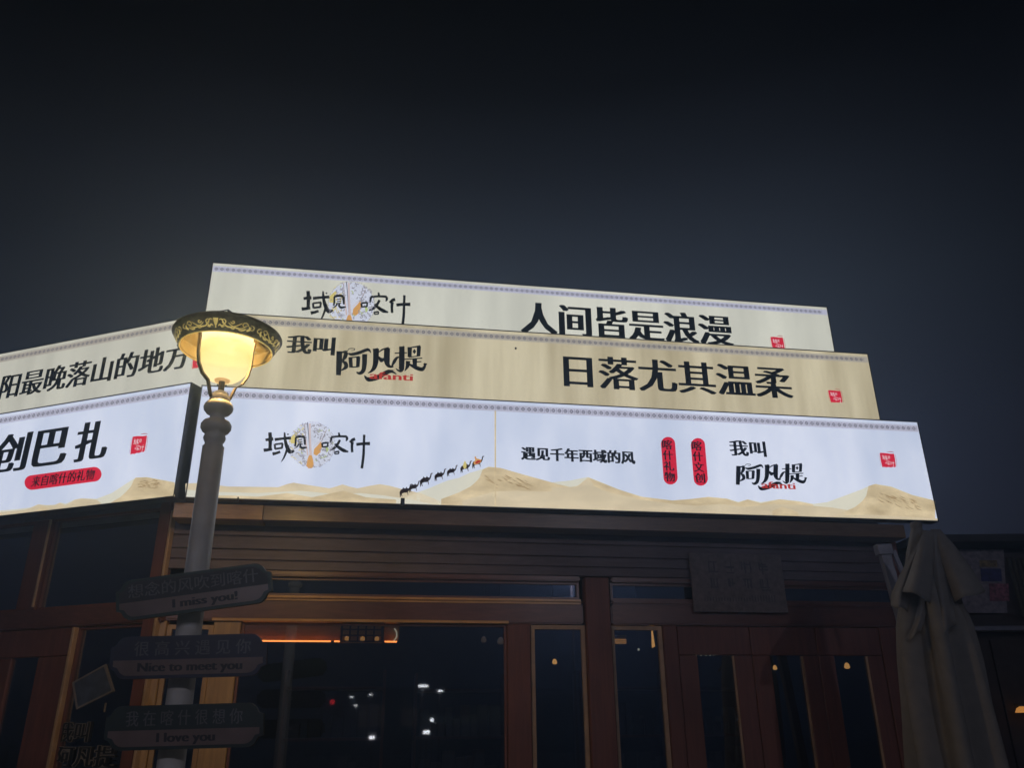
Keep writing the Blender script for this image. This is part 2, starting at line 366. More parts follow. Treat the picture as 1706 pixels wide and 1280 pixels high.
def put_text(parent, F, w, body, lb, rb, tl, mat, smear=.035, n=5, name='lettering', off=0.0, vertical=False, ratio=None):
    """flat print: fills the rectangle of the sign face spanned by left-bottom, right-bottom and top (photo pixels on that face)"""
    u0, z0a = F.uz(*lb, w); u1, z0b = F.uz(*rb, w); _, z1 = F.uz(*tl, w); z0 = (z0a + z0b) / 2
    if vertical:
        V, Fc = [], []
        m = len(body)
        for i, ch in enumerate(body):
            v, f = text_geo(ch, smear, n, off)
            xs = [a[0] for a in v]; ys = [a[1] for a in v]
            x0, x1, y0, y1 = min(xs), max(xs), min(ys), max(ys)
            hh = (z1 - z0) / m; c1 = z1 - hh * i - hh * .05; c0 = z1 - hh * (i + 1) + hh * .05
            b = len(V); V += [(u0 + (x - x0) / (x1 - x0) * (u1 - u0), c0 + (y - y0) / (y1 - y0) * (c1 - c0), k) for x, y, k in v]
            Fc += [tuple(j + b for j in g) for g in f]
    else:
        v, Fc = text_geo(body, smear, n, off)
        xs = [a[0] for a in v]; ys = [a[1] for a in v]
        x0, x1, y0, y1 = min(xs), max(xs), min(ys), max(ys)
        V = [(u0 + (x - x0) / (x1 - x0) * (u1 - u0), z0 + (y - y0) / (y1 - y0) * (z1 - z0), k) for x, y, k in v]
    return mesh(name, [F.P(u, z, w - .00012 * k) for u, z, k in V], Fc, mat, parent, recalc=False)
def strokes(parent, fmap, N, lst, mat, name='lettering'):
    """brush strokes: each (points, widths); tapered flat ribbons mapped by fmap"""
    V, Fc = [], []
    for k, (pts, wd) in enumerate(lst):
        if not isinstance(wd, (list, tuple)): wd = [wd] * len(pts)
        # smooth the polyline (Catmull-Rom)
        P, Wd = [], []
        m = len(pts)
        for i in range(m - 1):
            p0, p1, p2, p3 = pts[max(i - 1, 0)], pts[i], pts[i + 1], pts[min(i + 2, m - 1)]
            for s in range(5 if m > 2 else 1):
                t = s / (5 if m > 2 else 1)
                q = [.5 * (2 * p1[j] + (p2[j] - p0[j]) * t + (2 * p0[j] - 5 * p1[j] + 4 * p2[j] - p3[j]) * t * t + (3 * p1[j] - p0[j] - 3 * p2[j] + p3[j]) * t ** 3) for j in (0, 1)]
                P.append(q); Wd.append(wd[i] + (wd[i + 1] - wd[i]) * t)
        P.append(pts[-1]); Wd.append(wd[-1])
        b = len(V)
        for i, q in enumerate(P):
            a = P[max(i - 1, 0)]; c = P[min(i + 1, len(P) - 1)]
            dx, dy = c[0] - a[0], c[1] - a[1]; l = math.hypot(dx, dy) or 1
            h = Wd[i] / 2
            for sg in (1, -1):
                V.append(fmap(q[0] - dy / l * h * sg, q[1] + dx / l * h * sg) - N * (.00003 * k))
        for i in range(len(P) - 1):
            Fc.append((b + 2 * i, b + 2 * i + 1, b + 2 * i + 3, b + 2 * i + 2))
    return mesh(name, V, Fc, mat, parent, recalc=False)
def flat(parent, fmap, pts, mat, name):
    return mesh(name, [fmap(*p) for p in pts], [tuple(range(len(pts)))], mat, parent, recalc=False)
def zoomed(ox, oy, sc, f): return lambda x, y: f(ox + x / sc, oy + y / sc)

G_SIGN = 'illuminated signboards stacked on the shop roof'
def lightbox(label, F, u0, u1, z0, z1, w, film, depth=.10, band='band'):
    a, b = min(u0, u1), max(u0, u1)
    t = thing('illuminated_signboard', label, 'signboard', F.P(u0, z0, w), G_SIGN)
    MB().box(F, a + .006, b - .006, z0 + .006, z1 - .006, w, w + .004).build('light_panel', M[film], t)
    MB().box(F, a + .004, b - .004, z0 + .004, z1 - .004, w + .006, w + depth).build('sign_box', M['box_side'], t)
    fr = MB()
    fr.box(F, a, b, z1 - .009, z1, w - .006, w + depth + .004); fr.box(F, a, b, z0, z0 + .009, w - .006, w + depth + .004)
    fr.box(F, a, a + .009, z0 + .010, z1 - .010, w - .005, w + depth + .002); fr.box(F, b - .009, b, z0 + .010, z1 - .010, w - .005, w + depth + .002)
    fr.build('frame', M['alu'], t)
    return t
def border(t, F, u0, u1, z1, w, pitch=.0560, bandmat='band'):
    a, b = min(u0, u1) + .012, max(u0, u1) - .012
    MB().add([F.P(a, z1 - .108, w - .001), F.P(b, z1 - .108, w - .001), F.P(b, z1 - .040, w - .001), F.P(a, z1 - .040, w - .001)], [(0, 1, 2, 3)]).build('border_band', M[bandmat], t, recalc=False)
    mb = MB(); n = int((b - a - .02) / pitch); zc = z1 - .074
    for i in range(n):
        uc = a + .035 + i * pitch
        V = []
        for k in range(12):                                 # rosette ring
            th = 2 * PI * k / 12
            for r in (.0098, .0185 if k % 3 == 0 else .0165): V.append(F.P(uc + r * math.cos(th), zc + r * math.sin(th), w - .0018))
        mb.add(V, [(2 * k, 2 * k + 1, (2 * k + 3) % 24, (2 * k + 2) % 24) for k in range(12)])
        mb.add([F.P(uc + .005 * math.cos(PI / 3 * k), zc + .005 * math.sin(PI / 3 * k), w - .0018) for k in range(6)], [tuple(range(6))])
        uo = uc + pitch / 2
        for dz in (-.016, -.005, .006, .017):               # dotted divider
            mb.add([F.P(uo - .0025, zc + dz - .003, w - .0018), F.P(uo + .0025, zc + dz - .003, w - .0018), F.P(uo + .0025, zc + dz + .003, w - .0018), F.P(uo - .0025, zc + dz + .003, w - .0018)], [(0, 1, 2, 3)])
    mb.build('border_pattern', M['grey_ink'], t, recalc=False)

# the brush-written shop name, in units of an enlarged detail of the photo
BRUSH = [
 ([(160,250),(165,350),(160,490)],[34,36,30]), ([(100,352),(205,338)],[26,34]), ([(75,492),(130,486),(190,476)],[34,30,26]),
 ([(225,348),(330,334),(445,324)],[30,24,30]), ([(228,412),(335,398)],18), ([(330,400),(322,466)],20), ([(225,408),(232,478)],20), ([(230,474),(325,460)],20),
 ([(195,542),(245,532),(300,512)],[34,26,24]), ([(358,250),(365,340),(385,430),(430,512),(490,500)],[14,26,36,42,14]), ([(405,420),(378,520),(345,600),(310,652)],[22,22,16,4]), ([(400,268),(408,284)],[16,14]),
 ([(510,318),(506,400),(498,440)],[20,18,16]), ([(508,316),(570,306),(632,312)],[24,24,26]), ([(630,316),(634,420)],[26,18]), ([(540,356),(598,344)],9), ([(542,384),(600,374)],9), ([(535,408),(600,402)],9),
 ([(548,412),(530,440),(490,470)],[16,14,8]), ([(575,410),(572,440),(600,462),(660,452)],[18,20,24,14]),
 ([(868,398),(948,388)],18), ([(945,388),(940,446)],16), ([(865,398),(872,452)],18), ([(872,448),(942,442)],16),
 ([(1092,252),(1102,304)],[16,24]), ([(992,316),(982,392)],[26,10]), ([(988,314),(1090,304),(1200,306)],[22,20,24]), ([(1196,306),(1204,340),(1188,368)],[24,24,8]),
 ([(1108,352),(1070,420),(1020,470),(965,494)],[22,26,24,10]), ([(1035,420),(1090,400)],[18,14]), ([(1040,410),(1100,460),(1160,496),(1222,512)],[18,32,36,12]),
 ([(1032,518),(1096,506)],16), ([(1094,508),(1088,542)],14), ([(1036,520),(1042,546)],14), ([(1042,544),(1090,538)],12),
 ([(1314,340),(1280,352),(1240,384)],[30,30,18]), ([(1276,376),(1270,440),(1274,520)],[32,26,24]),
 ([(1330,414),(1420,404),(1515,402)],[30,28,34]), ([(1436,282),(1432,400),(1426,560),(1404,738)],[24,24,26,26])]
def emblem(t, fmap, N, seed):
    """round tree-and-lute emblem printed behind the brush writing"""
    rr = random.Random(seed)
    lay = lambda k: (lambda x, y: fmap(x, y) - N * (.0004 * k))
    cx, cy = 735, 420
    greys, yel, grn = [], [], []
    for i in range(170):                                       # little curls filling the circle
        th = rr.uniform(0, 2 * PI); r = 305 * math.sqrt(rr.uniform(.12, 1)); x, y = cx + r * math.cos(th), cy + r * math.sin(th)
        if abs(x - 690) < 45: continue
        a0 = rr.uniform(0, 2 * PI); R0 = rr.uniform(14, 34); sw = rr.choice((1, -1)); turns = rr.uniform(2.2, 4.6)
        pts = [(x + R0 * (1 - .17 * k) * math.cos(a0 + sw * k * turns / 5), y + R0 * (1 - .17 * k) * math.sin(a0 + sw * k * turns / 5)) for k in range(5)]
        (yel if x < 600 and rr.random() < .5 else grn if rr.random() < .12 else greys).append((pts, [5, 11, 12, 11, 5]))
    for i in range(60):
        th = 2 * PI * i / 60 + rr.uniform(-.03, .03); r = 308 + rr.uniform(-8, 6)
        greys.append(([(cx + r * math.cos(th), cy + r * math.sin(th)), (cx + r * math.cos(th + .06), cy + r * math.sin(th + .06))], 6))
    for k in range(4): greys.append(([(545 + 14 * k, 520 + 4 * k), (560 + 10 * k, 570 - 4 * k), (600, 585 - 9 * k), (650 - 12 * k, 560 - 6 * k)], [3, 6, 7, 3]))
    flat(t, lay(0), [(cx + 300 * math.cos(2 * PI * k / 40), cy + 300 * math.sin(2 * PI * k / 40)) for k in range(40)], M['disc_print'], 'emblem_disc'); strokes(t, lay(1), N, greys, M['curl_grey'], 'emblem_curls'); strokes(t, lay(1), N, yel or [([(0,0),(1,1)],1)], M['yellow_print'], 'emblem_curls'); 
    if grn: strokes(t, lay(1), N, grn, M['green_print'], 'emblem_curls')
    strokes(t, lay(2), N, [([(470, 400), (480, 330), (530, 250)], [50, 70, 20]), ([(440, 580), (480, 590), (520, 620)], [6, 12, 6])], M['yellow_print'], 'emblem_leaf')
    strokes(t, lay(2), N, [([(920, 440), (935, 480), (925, 520)], [14, 44, 8])], M['green_print'], 'emblem_leaf')
    strokes(t, lay(3), N, [([(632, 130), (640, 300), (672, 560)], [8, 12, 22]), ([(700, 130), (702, 300), (712, 560)], [26, 24, 34]), ([(930, 200), (860, 340), (750, 450)], [4, 5, 7])], M['pink_print'], 'emblem_neck')
    strokes(t, lay(3), N, [([(668, 118), (685, 300), (700, 560)], [12, 8, 8]), ([(925, 220), (860, 370)], 6), ([(628, 150), (645, 330)], 5)], M['grey_ink'], 'emblem_line')
    strokes(t, lay(4), N, [([(708, 560), (706, 620), (704, 700), (704, 738)], [34, 76, 104, 40]), ([(852, 378), (832, 440), (800, 500), (770, 556)], [10, 62, 96, 40])], M['orange_print'], 'emblem_lute')
def seal(t, F, w, corners, name='seal'):
    """small red square seal with the shop name in white"""
    f = plane_map(F, w - .002); (x0, y0), (x1, y1), (x2, y2), (x3, y3) = corners        # tl tr br bl
    def b(s, tt):
        x = (x0 * (1 - s) + x1 * s) * (1 - tt) + (x3 * (1 - s) + x2 * s) * tt; y = (y0 * (1 - s) + y1 * s) * (1 - tt) + (y3 * (1 - s) + y2 * s) * tt
        return x, y
    edge = [(0, 0), (.3, -.02), (.7, .01), (1, 0), (1.01, .4), (.99, .93), (.93, 1), (.75, .97), (.6, 1.01), (.45, .97), (.3, 1.01), (.12, .97), (0, 1), (-.02, .5)]
    o = flat(t, lambda s, tt: f(*b(s, tt)), edge, M['red'], name)
    f2 = lambda s, tt: f(*b(s, tt)) - F.N * .001
    top = [s for s in BRUSH if max(p[0] for p in s[0]) < 700]; bot = [s for s in BRUSH if min(p[0] for p in s[0]) > 800]
    sc = lambda lst, ox, oy, k: [([((p[0] - lst_x) * k + ox, (p[1] - 250) * k * 1.1 + oy) for p in pts], [q * k * 1.1 for q in (wd if isinstance(wd, list) else [wd] * len(pts))]) for pts, wd in lst]
    lst_x = 70; g1 = sc(top, .10, .14, .00098)
    lst_x = 850; g2 = sc(bot, .26, .52, .00098)
    strokes(t, f2, F.N, g1 + g2, M['white_print'], 'seal_writing')
    strokes(t, lambda s, tt: f(*b(s, tt)), F.N, [([(1.07, .06), (1.09, .5), (1.06, .96)], .022), ([(.55, -.10), (.8, -.13), (1.02, -.10)], [.02, .05, .02]), ([(-.07, .1), (-.07, .9)], .015)], M['redtext'], 'seal_outline')

def fat(lst, k): return [(p, [q * k for q in (wd if isinstance(wd, (list, tuple)) else [wd] * len(p))]) for p, wd in lst]
# stylised hand-drawn name below the first two characters
STYLE = [
 ([(240,240),(236,420),(226,620)],[62,64,52]), ([(262,262),(330,250),(375,240)],[10,30,6]), ([(352,255),(330,330),(290,395)],[46,44,16]), ([(285,400),(335,430),(345,490),(270,545)],[14,44,44,8]),
 ([(385,276),(440,290),(560,262),(690,215),(740,268)],[18,34,36,34,4]), ([(370,235),(400,200),(480,200),(470,225),(420,232)],[5,9,8,7,3]),
 ([(415,340),(425,498)],[44,40]), ([(390,345),(560,325)],14), ([(540,330),(532,490)],[44,38]), ([(430,492),(540,486)],14),
 ([(640,285),(636,450),(615,550),(560,590),(510,570)],[56,52,46,34,12]),
 ([(820,200),(815,400),(790,500),(740,560),(690,585)],[66,60,48,24,6]), ([(765,212),(850,198)],[6,16]), ([(855,262),(920,215),(1020,180)],[10,18,10]), ([(995,190),(990,380),(1010,460),(1060,490),(1100,480)],[64,66,44,20,8]),
 ([(862,325),(905,380),(955,350)],[10,54,10]), ([(1062,490),(1110,400),(1150,345),(1200,330)],[12,38,26,6]),
 ([(1228,165),(1226,380),(1220,520),(1190,552),(1130,515)],[58,62,58,26,6]), ([(1115,271),(1310,265)],12), ([(1180,190),(1262,170)],[4,20]),
 ([(1352,175),(1350,335)],[50,42]), ([(1320,188),(1520,160)],[8,22]), ([(1497,165),(1490,320)],[44,40]), ([(1398,245),(1425,245),(1452,245)],[2,56,2]), ([(1340,335),(1500,315)],12),
 ([(1270,368),(1550,350)],13), ([(1430,360),(1432,470)],[52,46]), ([(1440,410),(1535,404)],13), ([(1325,395),(1315,480),(1270,555)],[50,40,4]), ([(1350,450),(1450,500),(1550,525),(1600,460)],[20,44,44,20]), ([(1572,440),(1615,462)],[20,40])]
FISH = [([(635,625),(700,685),(850,650),(960,590),(1060,560),(1145,605)],[8,60,66,60,40,6]), ([(930,570),(1010,540),(1110,540)],[6,14,4])]

# ---------------------------------------------------------------- signboard 1: lower, right
S1 = lightbox('bottom signboard right of the lamp, cool white with sand dunes, camel caravan, central seam', R, 0, 6.712, 3.349, 4.342, 0, 'film_cool')
border(S1, R, 0, 6.712, 4.342, 0)
q1 = plane_map(R, -.0008); q2 = plane_map(R, -.0014); q3 = plane_map(R, -.0020); q4 = plane_map(R, -.0028)
bot = lambda x: 830.0 + .0306 * (x - 308)
def dune(t, f, pts, mat, name='dune_print', b=bot):
    xs = pts[0][0], pts[-1][0]
    full = pts + [(xs[1], b(xs[1])), (xs[0], b(xs[0]))]
    # fan as quads so the concave outline fills cleanly
    V, Fc = [], []
    for i, (x, y) in enumerate(pts):
        V += [f(x, min(y, b(x) - .2)), f(x, b(x))]
    for i in range(len(pts) - 1): Fc.append((2 * i, 2 * i + 1, 2 * i + 3, 2 * i + 2))
    return mesh(name, V, Fc, mat, t, recalc=False)
dune(S1, q1, [(309,806),(330,805),(345,807),(380,811),(424,811.5),(464,812),(478,807),(489,804.5),(503,807),(517,809),(549,814),(560,811),(570.6,807.5),(582,811),(595.6,814),(615,810),(633,807),(650,810),(667,814.5),(700,822),(740,838)], M['tan2'])
dune(S1, q2, [(309,816),(360,820),(430,822),(500,818),(560,824),(600,822),(640,826),(690,834),(720,841)], M['cream'])
dune(S1, q3, [(330,827),(380,826),(430,828),(478,822),(520,829),(572,818),(610,829),(660,833)], M['tan'])
dune(S1, q1, [(669,838),(673.5,831),(694,821),(712.5,814.8),(733,806),(747,800.5),(764,796.7),(782,788.4),(804,781.9),(814,777.7),(834,780),(872,791),(919,804),(950,801),(979.7,795),(1000,803),(1031,816),(1069,828),(1120,834),(1149,832),(1180,828),(1211,831),(1230,836.5),(1245.6,832.3),(1267.5,837),(1298.8,832),(1330,835),(1355,840),(1378,837),(1413,824),(1437,815),(1447,810),(1458,806.5),(1485,811),(1520,825),(1553,833)], M['cream'])
dune(S1, q2, [(735,832),(764,821.2),(784,811),(793,803),(798.6,796.7),(804,783),(814,778.5),(834,780),(872,791),(919,804),(929,807),(950,812),(962,810),(971,803),(980,796),(1000,804),(1031,816),(1069,828),(1120,834.5),(1149,832),(1180,828.5),(1211,831.5),(1230,838),(1245.6,832.8),(1267.5,839),(1298.8,832.5),(1330,836),(1355,841),(1330,850)][:-1], M['tan'])
dune(S1, q3, [(919,812),(940,812.5),(962,811),(980,796.6),(984,801),(990,810),(1003,816),(1020,822),(1060,830)], M['tan2'])
dune(S1, q3, [(1069,835),(1120,840),(1160,843),(1200,840),(1240,845),(1262,843),(1290,840),(1350,843),(1385,846),(1410,850)], M['tan2'])
dune(S1, q4, [(1287,852),(1302,845),(1308,846),(1320,850),(1330,855)], M['tan'])
dune(S1, q4, [(770,835),(800,826),(825,819),(860,818),(900,819.5),(950,818.8),(1012,824),(1069,833),(1120,840),(1160,846)], M['tan2'])
dune(S1, q3, [(1392,859),(1408,852),(1424,845.6),(1436,836),(1443,827),(1447,810.5),(1458,807),(1485,811.5),(1520,825.5),(1553,833.5),(1558,836)], M['tan'])
dune(S1, q4, [(1392,859.5),(1450,858),(1520,862),(1562,864.5)], M['tan2'])
rr = random.Random(3)
rip = []
for (x0, x1, y0, y1, n) in ((826, 880, 787, 812, 26), (1462, 1530, 816, 850, 34), (806, 824, 790, 812, 8)):
    for i in range(n):
        x = rr.uniform(x0, x1); y = y0 + (x - x0) / (x1 - x0) * (y1 - y0) * .55 + rr.uniform(0, (y1 - y0) * .5); l = rr.uniform(5, 13)
        rip.append(([(x, y), (x + l * .5, y + l * .33), (x + l, y + l * .5)], [.3, rr.uniform(.7, 1.7), .2]))
strokes(S1, plane_map(R, -.0034), R.N, rip, M['ripple'], 'dune_ripples')
# camel caravan
CAMEL = [(-9,3),(-9.2,-1),(-7.5,-4),(-5,-4.6),(-3.6,-7.2),(-1.8,-5),(0,-4.4),(1.6,-6.6),(3,-4.2),(5,-3),(6.5,-5.5),(7,-8.5),(8.5,-9.5),(10.8,-8.7),(10.4,-7.8),(8.7,-7.6),(8.2,-4),(6.4,-.3),(4.4,.8),(4,2),(4.6,7),(3.7,7),(2.8,2.2),(.5,2.4),(-1,1.8),(-5,2),(-5.6,3),(-4.8,7),(-5.8,7),(-7,3),(-7.6,7),(-8.6,7)]
for k, (cx, cy, s, rd) in enumerate(((675.5, 819, 1.05, 0), (690, 812.5, .95, 0), (709.5, 801.3, 1.1, 0), (733, 793, 1.0, 0), (753, 786, .92, 0), (776, 779.5, .98, 1), (796, 772, 1.02, 2))):
    fm = (lambda cx, cy, s: (lambda x, y: plane_map(R, -.0040)(cx + x * s * 1.0, cy + y * s * 1.02 - x * s * .25)))(cx, cy, s)
    mb = MB(); v = [fm(*p) for p in CAMEL]
    mesh('camel_print', v, [tuple(range(len(v)))], M['camel'], S1, recalc=False)
    if rd:
        fm2 = (lambda cx, cy, s: (lambda x, y: plane_map(R, -.0046)(cx + x * s * 1.0, cy + y * s * 1.02 - x * s * .25)))(cx, cy, s)
        cl = [(-5,-4),(-3.4,-9),(-1.6,-12),(.2,-9),(1.4,-5),(.8,1),(-3,1.4)] if rd == 1 else [(-7,-3),(-4,-6),(-5.5,-11),(-3.5,-12),(-2,-8),(2,-6),(6,-4),(5,0),(0,1.4),(-6,1)]
        flat(S1, fm2, cl, M['yellow_print' if rd == 1 else 'orange_print'], 'rider_print')
        if rd == 2: flat(S1, lambda x, y: fm2(x, y) - R.N * .0004, [(-5,-2),(0,-4.5),(5,-3),(4,-.5),(-2,.5)], M['redtext'], 'saddle_print')
# logo, emblem and lettering
ZL = zoomed(430, 690, 8.124, plane_map(R, -.0030))
strokes(S1, ZL, R.N, fat(BRUSH, 1.38), M['brush_ink'])
emblem(S1, zoomed(430, 690, 8.124, plane_map(R, -.0006)), R.N, 5)
put_text(S1, R, -.001, '遇见千年西域的风', (868, 766.5), (1059, 774), (868, 744), M['ink'], smear=.04, n=5, off=.012)
put_text(S1, R, -.001, '我叫', (1216.5, 759), (1278, 762), (1216, 733.5), M['ink'], smear=.04, n=5)
def pill(t, f, c0, c1, r, mat, name='red_capsule'):
    ax = math.atan2(c1[1] - c0[1], c1[0] - c0[0])
    pts = [(c1[0] + r * math.cos(ax + a), c1[1] + r * math.sin(ax + a)) for a in [-PI / 2 + PI * k / 12 for k in range(13)]]
    pts += [(c0[0] + r * math.cos(ax + a), c0[1] + r * math.sin(ax + a)) for a in [PI / 2 + PI * k / 12 for k in range(13)]]
    return flat(t, f, pts, mat, name)
for body, ca, cb in (('喀什礼物', (1113, 740), (1117.2, 796)), ('喀什文创', (1162.8, 742), (1167.5, 798))):
    pill(S1, plane_map(R, -.0010), ca, cb, 11.8, M['red'])
    tx = put_text(S1, R, -.0018, body, (cb[0] - 9.2, cb[1] + 7.5), (cb[0] + 8.2, cb[1] + 8), (ca[0], ca[1] - 7.5), M['ink'], smear=.032, n=5, vertical=True)
ux, zx = R.uz(1227, 808, 0)
sc_style = 9.478 * 1.279
ST1 = zoomed(1227 - 200 / sc_style, 808 - 620 / sc_style, sc_style, plane_map(R, -.0016))
def shear_map(f, k, x0): return lambda x, y: f(x, y + k * (x - x0))
# the lower sign runs downhill to the right in the photo's frame less steeply; the map works on the sign face itself
strokes(S1, shear_map(ST1, .03, 200), R.N, fat(STYLE, 1.45), M['ink'])
strokes(S1, shear_map(ST1, .03, 200), R.N, fat(FISH, 1.2), M['ink'], 'lettering_flourish')
put_text(S1, R, -.0045, 'afanti', (1269, 814), (1326, 815.5), (1269, 802.5), M['redtext'], smear=.03, n=3)
seal(S1, R, 0, ((1465.5, 755), (1489.5, 756.5), (1493, 779), (1470, 779)))
us, _ = R.uz(825, 700, 0)
fbox('seam_strip', R, us - .006, us + .006, 3.362, 4.235, -.008, -.0005, M['tan'], S1, 0)  # metal strip; the glowing print stands in for light falling on it
for hx in (671, 397): 
    u_, _z = R.uz(hx, 830, 0); hw = .017 if hx > 500 else .006
    fbox('sign_clip', R, u_ - hw, u_ + hw, 3.335, 3.335 + (.07 if hx > 500 else .035), -.012, -.005, M['ink'], S1, 0)

# ---------------------------------------------------------------- signboard 2: lower, left
S2 = lightbox('bottom left signboard on the angled facade, cool white with a red capsule and small dunes', L, .0, 7.2, 3.345, 4.345, 0, 'film_cool', depth=.12)
border(S2, L, 0, 7.2, 4.345, 0)
p1 = plane_map(L, -.0008); p2 = plane_map(L, -.0014); p3 = plane_map(L, -.0020)
botL = lambda x: 860.2 - .1108 * x
dune(S2, p1, [(-60,853),(0,851),(25,849),(50,846),(63.8,840.5),(77,842),(91,841.5),(100.6,837.6),(110,839.6),(123.8,832.8),(135.4,830.5),(160.5,831.5),(185.7,822),(209,806.7),(226,796),(243.7,795),(270.8,800),(291,803.8)], M['cream'], b=botL)
dune(S2, p2, [(-60,857),(0,854),(40,850),(52,846.5),(64,841),(77,842.5),(91,842),(100.6,838.2),(108,842),(118,838),(124,833.5),(135.4,831),(150,832),(161,833),(170,840)], M['tan2'], b=botL)
dune(S2, p2, [(183.8,838.5),(200,829),(209,821),(218,811),(223,800),(226,796.5),(243.7,795.5),(270.8,800.5),(291,804.3)], M['tan'], b=botL)
dune(S2, p3, [(60,852),(68,845),(77,846),(84,850)], M['tan'], b=botL)
rip = []
for i in range(40):
    x = rr.uniform(226, 262); y = 799 + rr.uniform(0, 16); l = rr.uniform(4, 11)
    rip.append(([(x, y), (x + l * .5, y - l * .1), (x + l, y + l * .1)], [.3, rr.uniform(.7, 1.6), .2]))
strokes(S2, plane_map(L, -.0026), L.N, rip, M['ripple'], 'dune_ripples')
put_text(S2, L, -.001, '扎', (119, 771.5), (175.5, 764), (160, 702), M['ink'], smear=.05, n=7)
put_text(S2, L, -.001, '巴', (49.5, 781), (108, 771), (95, 714), M['ink'], smear=.05, n=7)
put_text(S2, L, -.001, '创', (-18, 788), (41, 786), (30, 722), M['ink'], smear=.045, n=7)
put_text(S2, L, -.001, '文', (-92, 797), (-34, 792), (-45, 732), M['ink'], smear=.045, n=7)
pill(S2, plane_map(L, -.0010), (53, 804.5), (157, 790.5), 12.2, M['red'])
put_text(S2, L, -.0018, '来自喀什的礼物', (51, 812), (156, 799.5), (80, 791.3), M['ink'], smear=.03, n=5)
seal(S2, L, 0, ((221, 728), (245, 726), (241, 753), (217, 758)))

# ---------------------------------------------------------------- signboard 3: middle, right
S3 = lightbox('middle signboard right of the lamp, aged tan with large black sunset slogan', R, .108, 6.63, 4.30, 5.276, .45, 'film_mid')
border(S3, R, .108, 6.63, 5.276, .45, bandmat='band_warm')
W3 = .45
put_text(S3, R, W3 - .001, '日落尤其温柔', (939.5, 644), (1323, 665), (939, 590), M['ink'], smear=.034, n=7)
put_text(S3, R, W3 - .001, '我叫', (475.5, 588.5), (557.5, 592), (475, 557.5), M['ink'], smear=.045, n=7)
ST3 = zoomed(540, 560, 9.478, plane_map(R, W3 - .0016))
strokes(S3, ST3, R.N, fat(STYLE, 1.45), M['ink']); strokes(S3, ST3, R.N, fat(FISH, 1.2), M['ink'], 'lettering_flourish')
put_text(S3, R, W3 - .0045, 'afanti', (615, 632), (688, 634), (615, 619), M['redtext'], smear=.03, n=3)
seal(S3, R, W3, ((1379.5, 650.5), (1400, 651.5), (1404, 671), (1384.5, 671)))
u_, z_ = R.uz(859, 581, W3)
fbox('sign_clip', R, u_ - .008, u_ + .008, z_ - .01, z_ + .01, W3 - .012, W3 - .001, M['ink'], S3, 0)

# ---------------------------------------------------------------- signboard 4: middle, left
L4 = Face((-2.6648, 6.8831), (-math.cos(aL), math.sin(aL)), (math.sin(aL), math.cos(aL)))
S4 = lightbox('middle signboard on the angled left facade, aged cream with large black lettering', L4, 0, 7.3, 4.30, 5.276, 0, 'film_left', depth=.14)
border(S4, L4, 0, 7.3, 5.276, 0, bandmat='band_warm')
put_text(S4, L4, -.001, '太阳最晚落山的地方', (-43, 674), (312.5, 612), (280, 575.5), M['ink'], smear=.04, n=7)
seal(S4, L4, 0, ((323, 592), (346, 588), (344, 610), (320, 615)))

# ---------------------------------------------------------------- signboard 5: top
S5 = lightbox('topmost signboard at the back, pale cream light panel with the round emblem and brush writing', R, -.278, 6.541, 5.08, 6.073, .90, 'film_top')
border(S5, R, -.278, 6.541, 6.073, .90, bandmat='band')
W5 = .90
put_text(S5, R, W5 - .001, '人间皆是浪漫', (867.5, 556), (1223.5, 575.5), (867, 502), M['ink'], smear=.045, n=7)
k5 = 7.95; a5 = (480 + 160 / 7.108, 460 + 380 / 7.108)
ZU = shear_map(zoomed(a5[0] - 75 / k5, a5[1] - 480 / k5, k5, plane_map(R, W5 - .0030)), .02, 75)
ZU2 = shear_map(zoomed(a5[0] - 75 / k5, a5[1] - 480 / k5, k5, plane_map(R, W5 - .0006)), .02, 75)
strokes(S5, ZU, R.N, fat(BRUSH, 1.38), M['brush_ink']); emblem(S5, ZU2, R.N, 9)
seal(S5, R, W5, ((1283.5, 561.5), (1304, 562.5), (1308, 583), (1288, 583)))

# steel frames carrying the upper signboards
fr = thing('sign_support_frame', 'dark steel frame on the flat roof holding up the stacked signboards', 'frame', R.P(0, 3.62, 1.2))
for u in (.3, 1.8, 3.3, 4.8, 6.3):
    MB().tube([R.P(u, 3.62, 1.08), R.P(u, 6.0, 1.04)], .025, 6).build('upright', M['alu'], fr)
    MB().tube([R.P(u, 3.62, 2.3), R.P(u, 5.7, 1.08)], .02, 6).build('brace', M['alu'], fr)
for z in (3.9, 4.9, 5.7): MB().tube([R.P(.1, z, 1.11), R.P(6.5, z, 1.11)], .02, 6).build('cross_bar', M['alu'], fr)

cb = thing('power_cable', 'thin black cable looping along the roof edge behind the bottom signboard', 'cable', R.P(6.3, 3.7, .3))
cp = [R.P(6.52 - .20 * k, 4.35 + .028 * max(0, math.sin((k - 4) * .8)) * (4 < k < 8), .13) for k in range(12)]
MB().tube(cp, .007, 6).build('cable', M['ink'], cb, smooth=True)
MB().tube([R.P(6.52, 4.36, .13), R.P(6.60, 4.1, .16), R.P(6.45, 3.66, .30)], .007, 6).build('cable', M['ink'], cb, smooth=True)

